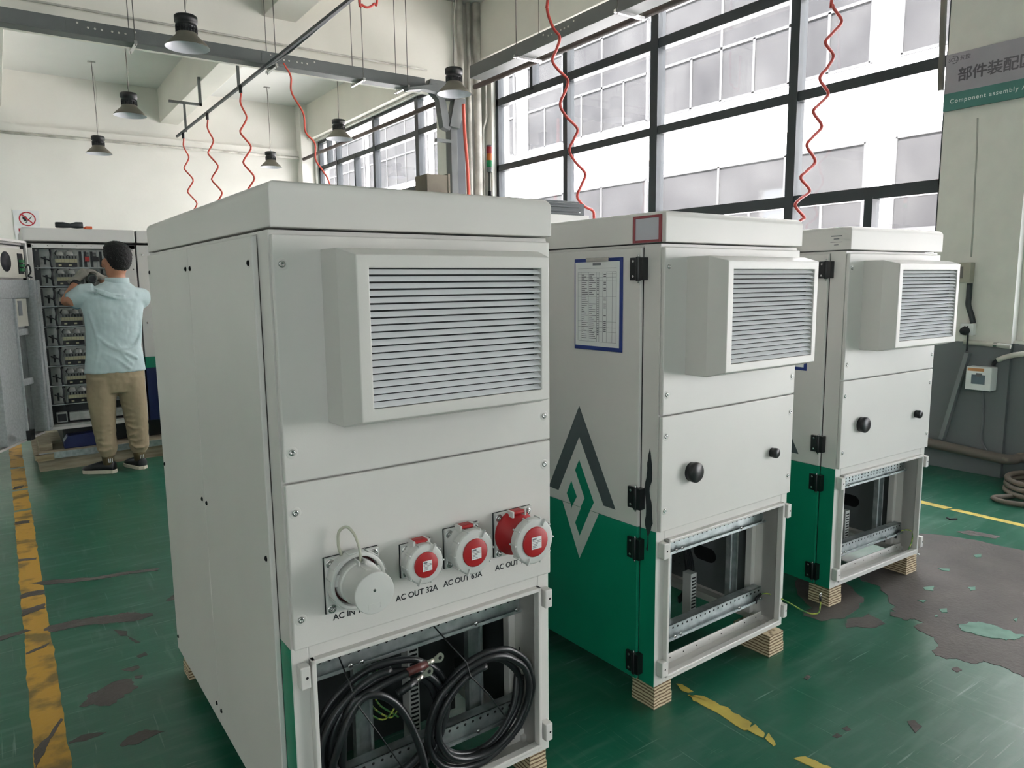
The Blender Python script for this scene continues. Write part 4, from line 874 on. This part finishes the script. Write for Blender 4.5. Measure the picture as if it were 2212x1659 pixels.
def module(z0,z1,first=[None]):
    h=z1-z0
    r=D.objects.new('rack_module',None); COL.objects.link(r)
    y=0
    b=MB(PCB,BLK,DARK,GALV); b.box(.26,.875,.05,.07,.008,h-.004,0); b.box(.26,.875,.0,.07,0,.006,3)
    b.box(.264,.30,.0,.05,.01,h-.008,1)
    b.box(.33,.345,.045,.05,.03,h*.6,2); 
    for x in(.575,.61,.655,.72,.79): b.box(x,x+.018,.044,.05,.012,h-.02,2)
    for x in(.60,.645,.70,.76,.84): b.box(x,x+.004,.035,.05,.01,h-.01,3)
    for x,n in((.632,4),(.685,4)):
        for k in range(n): b.box(x-.02,x+.012,.040,.045,h*.62+k*.009,h*.62+k*.009+.005,2)
    b.build('module_tray',r)
    t=MB(TERM,TERMG,BLK,CLR)
    t.box(.405,.555,.0,.045,h*.30,h*.48,0); t.box(.40,.56,.005,.045,h*.48,h*.66,1)
    for k in range(14): t.box(.407+.0105*k,.4135+.0105*k,-.004,.005,h*.50,h*.62,2 if k%2 else 1)
    for k in range(8): t.box(.411+.018*k,.4125+.018*k,-.002,.0,h*.31,h*.47,1)
    t.box(.405,.555,.005,.045,h*.08,h*.28,2); 
    for k in(0,1): t.lathe((.435+k*.068,.02,h*.66),(0,0,1),[(0,.031),(h*.10,.030),(h*.20,.022),(h*.22,0)],12,3)
    for x in(.42,.49): t.box(x+.005,x+.025,-.002,.005,h*.12,h*.20,0)
    t.build('terminal_block',r)
    q=MB(mat('relay_red',(168,42,36),.5)); q.box(.615,.645,.015,.045,h*.36,h*.60); q.build('relay',r)
    q=MB(BLK); q.box(.67,.71,.015,.045,h*.38,h*.60); q.build('contactor',r)
    w_=MB(RUB); w_.tube(spline([(.375,.02,h*.95),(.378,.0,h*.7),(.372,.0,h*.4),(.380,.01,.0),(.385,.015,-h*.1)],4),.008,6); w2=MB(RUB); w2.tube(spline([(.31,.0,h*.55),(.35,-.01,h*.45),(.375,-.005,h*.35)],4),.005,6)
    for s in(0,1): w2.tube([(.415+.075*s,.01,h*.64),(.405+.105*s,.0,h*.76),(.42+.075*s,.01,h*.88)],.006,6)
    w_.build('wiring',r); w2.build('jumper_wire',r)
    q=MB(SCREW); 
    for zz in(.015,h-.02): q.lathe((.282,-.001,zz),(0,-1,0),[(0,.006),(.003,0)],8)
    q.build('module_screws',r)
    return r
zs=[1.752,1.620,1.458,1.298,1.139,.979,.818,.664,.507]
zs[0]=1.765
mod0=None; wmm=Matrix()
h0=.157
for i in range(8):
    if mod0 is None:
        mod0=module(0,h0); mod=mod0
    else:
        mod=mod0.copy(); COL.objects.link(mod)
        for ch in mod0.children: c=ch.copy(); COL.objects.link(c); c.parent=mod
    mod.parent=bc; mod.location=(0-.225,YB0+.03-YB0,zs[i]-h0)
m=MB(DARK,PCB,INK); m.box(.255,.88,YB0+.10,YB0+.11,.335,1.765,0); m.box(.40,.875,YB0+.02,YB0+.09,.375,.44,1); m.box(.31,.385,YB0+.02,YB0+.09,.365,.445,1); m.box(.318,.377,YB0+.015,YB0+.02,.375,.435,2); m.box(.27,.875,YB0,YB0+.09,.335,.352,1)
world_child(m.build('control_unit'),bc)
m=MB(SCREW)
for k in range(7): m.lathe((.26+k*.1,YB0,1.785),(0,-1,0),[(0,.004),(.002,0)],8)
for zz in(1.76,1.6,1.2,.9): m.lathe((.955,YB0,zz),(0,-1,0),[(0,.006),(.002,0)],8)
world_child(m.build('frame_screws'),bc)
# open door of the rack cabinet (direction towards the camera side)
dd=Vector((.418,.908,0)).normalized(); hp=Vector((.212,6.868,0)); dn=Vector((dd.y,-dd.x,0))   # dn points to the room side (+x)
XD=Matrix((-dd,dn,Vector((0,0,1)))).transposed().to_4x4(); XD.translation=hp    # local: x along door away from hinge, y out of inner face, z up
dr=D.objects.new('open_door',None); COL.objects.link(dr); dr.parent=bc; bpy.context.view_layer.update(); dr.matrix_parent_inverse=Matrix.Translation((-.225,-YB0,0)); dr['label']='open inner side of the cabinet door'
def dpart(m_,nm,bev=0): o=m_.build(nm,dr,X=XD,bevel=bev); return o
DW=.735
m=MB(CW,BLK); m.box(0,DW,-.03,-.02,.30,1.815,0)
for a,b,c,d in((0,DW,1.797,1.815),(0,DW,.30,.318),(0,.018,.30,1.815),(DW-.018,DW,.30,1.815)): m.box(a,b,-.02,.012,c,d,0)
m.box(.035,.043,-.02,.004,.34,1.78,1); m.box(.035,DW-.035,-.02,.004,1.772,1.78,1); dpart(m,'door_panel',.002)
m=MB(mat('unit_cream',(200,198,186),.5),INK,mat('connector_green',(40,120,70),.4),CW)
m.box(.17,.62,-.02,.055,1.53,1.745,0); m.lathe(Vector((.455,.055,1.645)),(0,1,0),[(0,.072),(.004,.072),(.004,0)],28,1)
m.box(.20,.275,.053,.060,1.56,1.71,1)
for k in range(3): m.box(.215,.265,.055,.075,1.58+k*.032,1.60+k*.032,2)
m.tube(spline([(.22,.07,1.58),(.17,.08,1.63),(.14,.08,1.58),(.16,.07,1.545),(.06,.05,1.535)],5),.006,8,1); dpart(m,'ventilation_unit')
GD=mat('galvanised_dull',(176,180,180),.5,.15,var=.10,scale=60)
m=MB(GD); m.box(.05,DW-.03,-.02,.05,1.38,1.515); m.box(.055,.10,.05,.10,.36,1.515) ; m.box(.05,.13,-.02,.09,.34,1.515); m.box(.41,DW-.03,-.02,.06,.34,1.38); m.box(.13,.41,-.02,-.005,.34,1.38); m.box(.41,.425,.06,.075,.34,1.38); m.box(.13,.41,-.005,.02,.72,.77); m.box(.13,.41,-.005,.02,1.10,1.15); dpart(m,'inner_cover',.002)
m=MB(mat('unit_cream',(200,198,186),.5),mat('display_grey',(130,134,140),.3)); m.box(.19,.39,-.005,.05,1.17,1.375,0); m.box(.27,.33,.05,.052,1.25,1.36,1); dpart(m,'meter_box')
fo=D.meshes.new('foil'); 
def foil(z0,z1):
    b=MB(mat('foil_insulation',(176,178,178),.22,.85)); nx,nz=14,22; vs=[]
    for j in range(nz+1):
        for i in range(nx+1):
            x=.135+.27*i/nx; z=z0+(z1-z0)*j/nz; e=math.sin(PI*i/nx)*math.sin(PI*j/nz)
            vs.append((x,-.004+.022*e+.012*e**.5*noise.noise(Vector((x*22,z*9,0)))+.006*e*noise.noise(Vector((x*60,z*50,3))),z))
    b.add(vs,[(j*(nx+1)+i,j*(nx+1)+i+1,(j+1)*(nx+1)+i+1,(j+1)*(nx+1)+i) for j in range(nz) for i in range(nx)],0,True); dpart(b,'foil_insulation')
foil(.77,1.10); foil(.36,.72)
m=MB(BLK); m.box(.0,.05,.012,.03,.325,.40); m.box(.36,.43,.06,.09,.325,.40); dpart(m,'rubber_corner')
m=MB(PLAST); m.box(.62,.70,.02,.06,.34,.42); dpart(m,'door_latch')
# pallet
pl_=thing('wooden_pallet',(.156,6.78,0),'wooden pallet carrying the background cabinets','pallet')
m=MB(PALW); m.box(.156,1.95,6.80,6.83,0,.105); m.box(.156,1.95,7.6,7.63,0,.105); m.box(.156,.20,6.83,7.6,0,.105); world_child(m.build('bearer'),pl_)
m=MB(PALW); m.box(.13,.20,6.74,7.9,.105,.145); world_child(m.build('side_board'),pl_)
m=MB(WOOD); m.box(.14,.26,6.735,6.80,.0955,.145); world_child(m.build('end_block'),pl_)
m=MB(PALW,GALV); m.box(.16,1.95,6.78,7.9,.128,.15,0); m.box(.16,1.95,6.772,6.78,.10,.152,1); world_child(m.build('deck_board'),pl_)
m=MB(PALW); m.box(.17,.26,6.9,7.3,.152,.20); world_child(m.build('loose_batten'),pl_)
m=MB(mat('navy_blue',(18,30,78),.4)); m.poly([(.34,6.86,.153),(.34,6.86,.21),(.37,6.86,.255),(.62,6.86,.265),(.62,6.86,.153)],(0,.12,0)); tag(m.build('blue_crate',bevel=.004),'navy blue box on the pallet beneath the rack cabinet','box')
m=MB(BLK,mat('tool_blackgrey',(46,52,54),.4)); zt=1.921; a=PY(120,485,6.86); b=PY(180,483,6.86)
m.tube([(a.x,6.86,zt+.025),(a.x+.05,6.86,zt+.025),(a.x+.10,6.86,zt+.022),(a.x+.14,6.86,zt+.026),(b.x-.005,6.86,zt+.028)],[.022,.024,.018,.026,.024],14,1); m.cyl((a.x-.004,6.86,zt+.025),(a.x,6.86,zt+.025),.019,mi=0)
tag(m.build('hand_torch'),'black torch-like tool lying on the rack cabinet roof','tool')
c=PY(190,489,6.86); m=MB(mat('orange_plastic',(226,106,60),.5)); m.box(c.x-.02,c.x+.028,6.84,6.88,zt-.002,zt+.020); m.box(c.x-.032,c.x-.02,6.845,6.875,zt-.002,zt+.014); tag(m.build('orange_clip',bevel=.003),'small orange piece beside the black tool on the cabinet roof','clip')
# no-smoking sign on the far wall
a=PY(27,453,YF-.01);b=PY(89,512,YF-.01)
sr=thing('no_smoking_sign',(a.x,YF,b.z),'white no open flame sign with red prohibition ring on the far wall','sign')
m=MB(LAB); m.box(a.x,b.x,YF-.012,YF-.001,b.z-.25,a.z); world_child(m.build('sign_plate'),sr)
cc=PY(59,473,YF-.012); R=.130; m=MB(mat('sign_red',(178,32,44),.5)); N=40
for k in range(N):
    t0,t1=2*PI*k/N,2*PI*(k+1)/N; m.poly([(cc.x+r_*math.cos(t),YF-.015,cc.z+r_*math.sin(t)*.98) for r_,t in((R,t0),(R,t1),(R-.02,t1),(R-.02,t0))],(0,.002,0))
m.bar((cc.x-.085,YF-.016,cc.z+.085),(cc.x+.085,YF-.016,cc.z-.085),.003,.022,up=(0,0,1)); m.box(a.x+.06,a.x+.2,YF-.014,YF-.012,cc.z-.23,cc.z-.17); world_child(m.build('prohibition_ring'),sr)
m=MB(INK); m.poly([(cc.x+p,YF-.014,cc.z+q) for p,q in((-.07,-.0),(-.075,.035),(-.055,.03),(-.045,.07),(-.03,.035),(-.012,.055),(-.015,.01),(-.01,-.03),(-.04,-.05))],(0,.001,0)); m.bar((cc.x-.03,YF-.014,cc.z-.07),(cc.x+.07,YF-.014,cc.z+.045),.002,.012); world_child(m.build('flame_symbol'),sr)
# ================================================================ WORKER
SKIN=mat('skin',(176,124,96),.5,var=.05,scale=10); SHIRT=mat('shirt_pale_blue',(190,208,209),.85,var=.04,scale=8,bump=.15,bscale=500)
PANT=mat('trousers_khaki',(160,144,116),.85,var=.05,scale=7,bump=.15,bscale=300); HAIR=mat('hair_black',(22,20,20),.75,bump=.8,bscale=160); GLV=mat('glove_grey',(150,146,136),.85,bump=.3,bscale=200)
wk=thing('person',(.72,6.44,0),'person seen from behind in pale blue polo shirt and khaki trousers at rack cabinet','person')
def remesh(o,vox,sm=6,disp=None,dsc=.1):
    a=o.modifiers.new('r','REMESH'); a.mode='VOXEL'; a.voxel_size=vox; a.use_smooth_shade=True
    s=o.modifiers.new('s','SMOOTH'); s.iterations=sm; s.factor=.5
    if disp:
        tx_=D.textures.new('folds','CLOUDS'); tx_.noise_scale=dsc; tx_.noise_depth=2; d=o.modifiers.new('d','DISPLACE'); d.texture=tx_; d.strength=disp; d.mid_level=.5; d.texture_coords='GLOBAL'
    return o
def oval(b,rings,n=24,mi=0):
    # rings: (cx,cy,z,rx,ry) lofted and capped
    vs=[]; 
    for cx_,cy_,z,rx,ry in rings: vs+=[(cx_+rx*math.cos(2*PI*k/n),cy_+ry*math.sin(2*PI*k/n),z) for k in range(n)]
    N=len(rings); fs=[(i*n+k,i*n+(k+1)%n,(i+1)*n+(k+1)%n,(i+1)*n+k) for i in range(N-1) for k in range(n)]; fs+=[list(range(n))[::-1],[(N-1)*n+k for k in range(n)]]
    b.add(vs,fs,mi,True); return b
Y=6.44
LS=Vector((.545,Y,1.42)); LE=Vector((.425,Y+.05,1.345)); LH=Vector((.520,Y+.20,1.50))
RS=Vector((.930,Y+.02,1.40)); RE=Vector((.925,Y+.22,1.30)); RH=Vector((.70,Y+.33,1.52))
# body: one continuous skin surface
b=MB(SKIN)
oval(b,[(.725,Y,.80,.16,.10),(.725,Y,1.0,.155,.10),(.725,Y,1.2,.165,.105),(.73,Y,1.36,.18,.10),(.745,Y+.01,1.44,.13,.08),(.775,Y+.02,1.485,.065,.06),(.78,Y+.03,1.56,.058,.06)])
oval(b,[(.775,Y+.06,1.50,.035,.045),(.775,Y+.05,1.54,.062,.078),(.778,Y+.04,1.60,.077,.097),(.785,Y+.035,1.67,.083,.105),(.79,Y+.03,1.73,.078,.098),(.79,Y+.03,1.78,.045,.06)])
b.tube([LS,LE+Vector((.02,-.02,0)),LE,LE.lerp(LH,.5),LH],[.055,.048,.044,.038,.027],14); b.tube([RS,RE,RE.lerp(RH,.5),RH],[.055,.046,.040,.028],14)
b.tube([(.697,Y+.020,1.668),(.694,Y+.015,1.645),(.703,Y+.02,1.615)],[.012,.017,.010],10)      # ear
b.tube([(.71,Y+.135,1.66),(.700,Y+.155,1.63),(.705,Y+.145,1.605)],[.010,.014,.012],8)        # nose
b.tube([(.735,Y+.128,1.575),(.72,Y+.130,1.572)],[.012,.010],8)
for x0,x1,xk in((.64,.60,.60),(.80,.825,.82)):
    b.tube([(x0,Y,.86),(xk,Y,.48),(x1,Y-.01,.12),(x1,Y-.02,.07)],[.085,.058,.038,.035],14)
body=remesh(b.build('body'),.008,5); world_child(body,wk)
# hair
b=MB(HAIR); oval(b,[(.785,Y+.01,1.575,.045,.045),(.797,Y+.000,1.60,.070,.075),(.800,Y+.004,1.65,.088,.100),(.796,Y+.014,1.705,.100,.112),(.792,Y+.02,1.765,.090,.103),(.785,Y+.03,1.797,.055,.068),(.785,Y+.03,1.808,.02,.03)])
hr=remesh(b.build('hair'),.008,3,.012,.012); world_child(hr,wk)
b=MB(BLK); b.tube([(.690,Y+.04,1.668),(.690,Y+.10,1.670),(.697,Y+.135,1.668)],.0035,6); b.lathe((.712,Y+.145,1.655),(-.4,1,0),[(0,.018),(.002,.018)],16); world_child(b.build('glasses'),wk)
# shirt
b=MB(SHIRT)
oval(b,[(.710,Y,.795,.215,.135),(.712,Y,.88,.208,.132),(.715,Y,1.0,.192,.128),(.725,Y,1.15,.196,.130),(.73,Y,1.28,.210,.130),(.735,Y,1.37,.222,.120),(.742,Y+.005,1.43,.185,.100),(.760,Y+.015,1.475,.115,.080),(.775,Y+.02,1.500,.078,.068)],32)
b.tube([LS+Vector((.06,0,-.02)),LS+Vector((-.01,.01,-.02)),Vector((.500,Y+.03,1.375)),Vector((.472,Y+.06,1.355))],[.085,.082,.075,.070],20)
b.tube([RS+Vector((-.06,-.02,-.03)),RS+Vector((-.0,.0,-.03)),RS+Vector((.0,.10,-.05)),RS+Vector((.0,.17,-.07))],[.085,.082,.075,.070],20)
# diagonal drag folds as raised ridges
for P,r in(([(.55,1.43),(.64,1.41),(.74,1.37),(.86,1.36)],.010),([(.60,1.45),(.70,1.41),(.80,1.385)],.009),([(.60,1.08),(.68,1.00),(.78,.95),(.86,.90)],.012),([(.66,1.02),(.76,.98),(.86,1.02),(.90,1.10)],.011),([(.56,1.27),(.585,1.12),(.60,1.00),(.575,.88)],.011),([(.72,1.02),(.76,.93),(.82,.86)],.010),([(.64,.95),(.72,.90),(.80,.82)],.010),([(.88,1.30),(.905,1.20),(.90,1.10)],.010)):
    pts=[]
    for x,z in P:
        rx,ry=(.205,.130) if z>.9 else (.212,.134)
        u=max(-.98,min(.98,(x-.722)/rx)); pts.append((x,Y-ry*math.sqrt(1-u*u)+.004,z))
    b.tube(spline(pts,5),r,8)
sh=remesh(b.build('shirt'),.008,5,.012,.09); world_child(sh,wk)
b=MB(SHIRT,mat('shirt_cuff',(120,160,172),.8)); oval(b,[(.775,Y+.02,1.487,.088,.076),(.778,Y+.022,1.527,.083,.074)],28); world_child(b.build('collar',bevel=.004),wk)
b=MB(MATS['shirt_cuff']); b.tube([Vector((.480,Y+.052,1.360)),Vector((.474,Y+.058,1.356))],.0735,24); world_child(b.build('sleeve_trim'),wk)
# trousers
b=MB(PANT)
oval(b,[(.708,Y,.64,.19,.115),(.708,Y,.72,.205,.130),(.710,Y,.84,.200,.128)],28)
for s,P in((0,[(.615,Y,.76,.105,.12),(.600,Y,.62,.105,.115),(.597,Y,.50,.092,.105),(.598,Y,.40,.084,.098),(.602,Y-.005,.28,.075,.088),(.606,Y-.01,.19,.070,.080),(.606,Y-.01,.15,.055,.062),(.605,Y-.01,.135,.044,.050)]),(1,[(.800,Y,.76,.105,.12),(.815,Y,.62,.100,.112),(.822,Y,.50,.090,.104),(.826,Y,.40,.084,.098),(.830,Y-.005,.28,.077,.088),(.832,Y-.01,.19,.072,.080),(.828,Y-.01,.15,.055,.062),(.826,Y-.01,.135,.044,.050)])):
    oval(b,P[::-1],24)
    cx_=P[3][0]
    for k in range(9):
        z=.20+.052*k; sl=.02*math.sin(k*2.1+s); cx2=cx_-.006+.002*k*(1 if s==0 else -1); w2=.080+.0025*k; b.tube([(cx2-w2*.75,Y-.055,z+sl),(cx2-w2*.3,Y-.092,z-.008),(cx2+w2*.35,Y-.092,z+.004-sl),(cx2+w2*.8,Y-.05,z+.014-sl)],[.005,.010,.010,.005],8)
tr=remesh(b.build('trousers'),.008,4,.012,.06); world_child(tr,wk)
for cx_,px in((.605,.0),(.827,.0)):
    b=MB(mat('cuff_olive',(92,80,52),.85),MATS['label_white']); oval(b,[(cx_,Y-.01,.072,.041,.046),(cx_,Y-.01,.145,.046,.052)],20); 
    for k in range(3): b.box(cx_-.004+.012*k,cx_-.0+.012*k,Y-.064,Y-.055,.092,.122,1)
    world_child(b.build('trouser_cuff'),wk)
# shoes (heel towards camera, toes turned out left)
for cx_,ang in((.605,.95),(.826,.35)):
    X=Matrix.Translation((cx_,Y-.01,0))@Matrix.Rotation(ang,4,'Z')
    b=MB(BLK,mat('shoe_sole',(196,188,170),.7))
    def sec(y_,z_,rx,rz): return y_,z_,rx,rz
    vs=[];n=16; secs=[(-.052,.045,.018,.03),(-.045,.050,.036,.045),(.0,.055,.040,.052),(.06,.050,.042,.045),(.12,.042,.046,.034),(.17,.035,.042,.026),(.205,.030,.022,.018)]
    for y_,z_,rx,rz in secs: vs+=[X@Vector((rx*math.cos(2*PI*k/n),y_,max(.012,z_+rz*math.sin(2*PI*k/n)))) for k in range(n)]
    fs=[(i*n+k,i*n+(k+1)%n,(i+1)*n+(k+1)%n,(i+1)*n+k) for i in range(len(secs)-1) for k in range(n)]+[list(range(n))[::-1],[(len(secs)-1)*n+k for k in range(n)]]
    b.add(vs,fs,0,True)
    out=[(.036,-.045),(.042,.0),(.046,.08),(.050,.14),(.040,.19),(0,.215),(-.040,.19),(-.050,.14),(-.046,.08),(-.042,0),(-.036,-.045),(0,-.062)]
    b.poly([X@Vector((p,q,.001)) for p,q in out],(0,0,.028),1); o=b.build('shoe',bevel=.004); world_child(o,wk)
# gloved hands: palm and five fingers each
def hand(p,d,up,side,cl):
    d=Vector(d).normalized(); up=Vector(up).normalized(); s=d.cross(up).normalized()*side; up=s.cross(d).normalized()*side; p=Vector(p)
    b=MB(GLV); b.tube([p-d*.075,p-d*.03,p,p+d*.03,p+d*.06,p+d*.085],[.036,.030,.030,.036,.038,.030],14)
    for k,(off,L) in enumerate(((-.030,.070),(-.010,.080),(.010,.076),(.029,.062))):
        q=p+d*.075+s*off; pts=[q,q+d*L*.45-up*cl*.012,q+d*L*.75-up*cl*.034,q+d*L*.85-up*cl*.060]; b.tube(pts,[.0115,.0105,.0100,.0085],8)
    q=p+d*.015-s*.034; b.tube([q,q-s*.022+d*.025-up*.008,q-s*.022+d*.055-up*.022],[.014,.012,.010],8)
    o=remesh(b.build('glove'),.005,2); world_child(o,wk); return o
hand(LH+Vector((.010,.02,.03)),(.62,.30,.55),(0,0,1),1,1); hand(RH+Vector((-.005,.0,.010)),(-.80,.20,.42),(0,0,1),-1,1)
b=MB(BLK); b.tube([LH-Vector((.020,.03,.030)),LH-Vector((.008,.01,.012))],.036,16); world_child(b.build('glove_cuff'),wk)
tl_=MB(mat('tool_grey_green',(70,78,74),.4),BLK,GALV); c=PY(198,602,Y+.27); tl_.lathe((c.x,Y+.20,c.z),(0,1,0),[(0,.022),(.0,.034),(.06,.040),(.12,.034),(.15,.012),(.19,.010),(.19,0)],24,0); tl_.lathe((c.x,Y+.199,c.z),(0,-1,0),[(0,.023),(.001,.0)],20,1); tl_.box(c.x-.018,c.x+.018,Y+.23,Y+.29,c.z-.12,c.z-.02,0)
tag(tl_.build('power_driver'),'dark cordless driver held in the worker gloved hands','power tool')
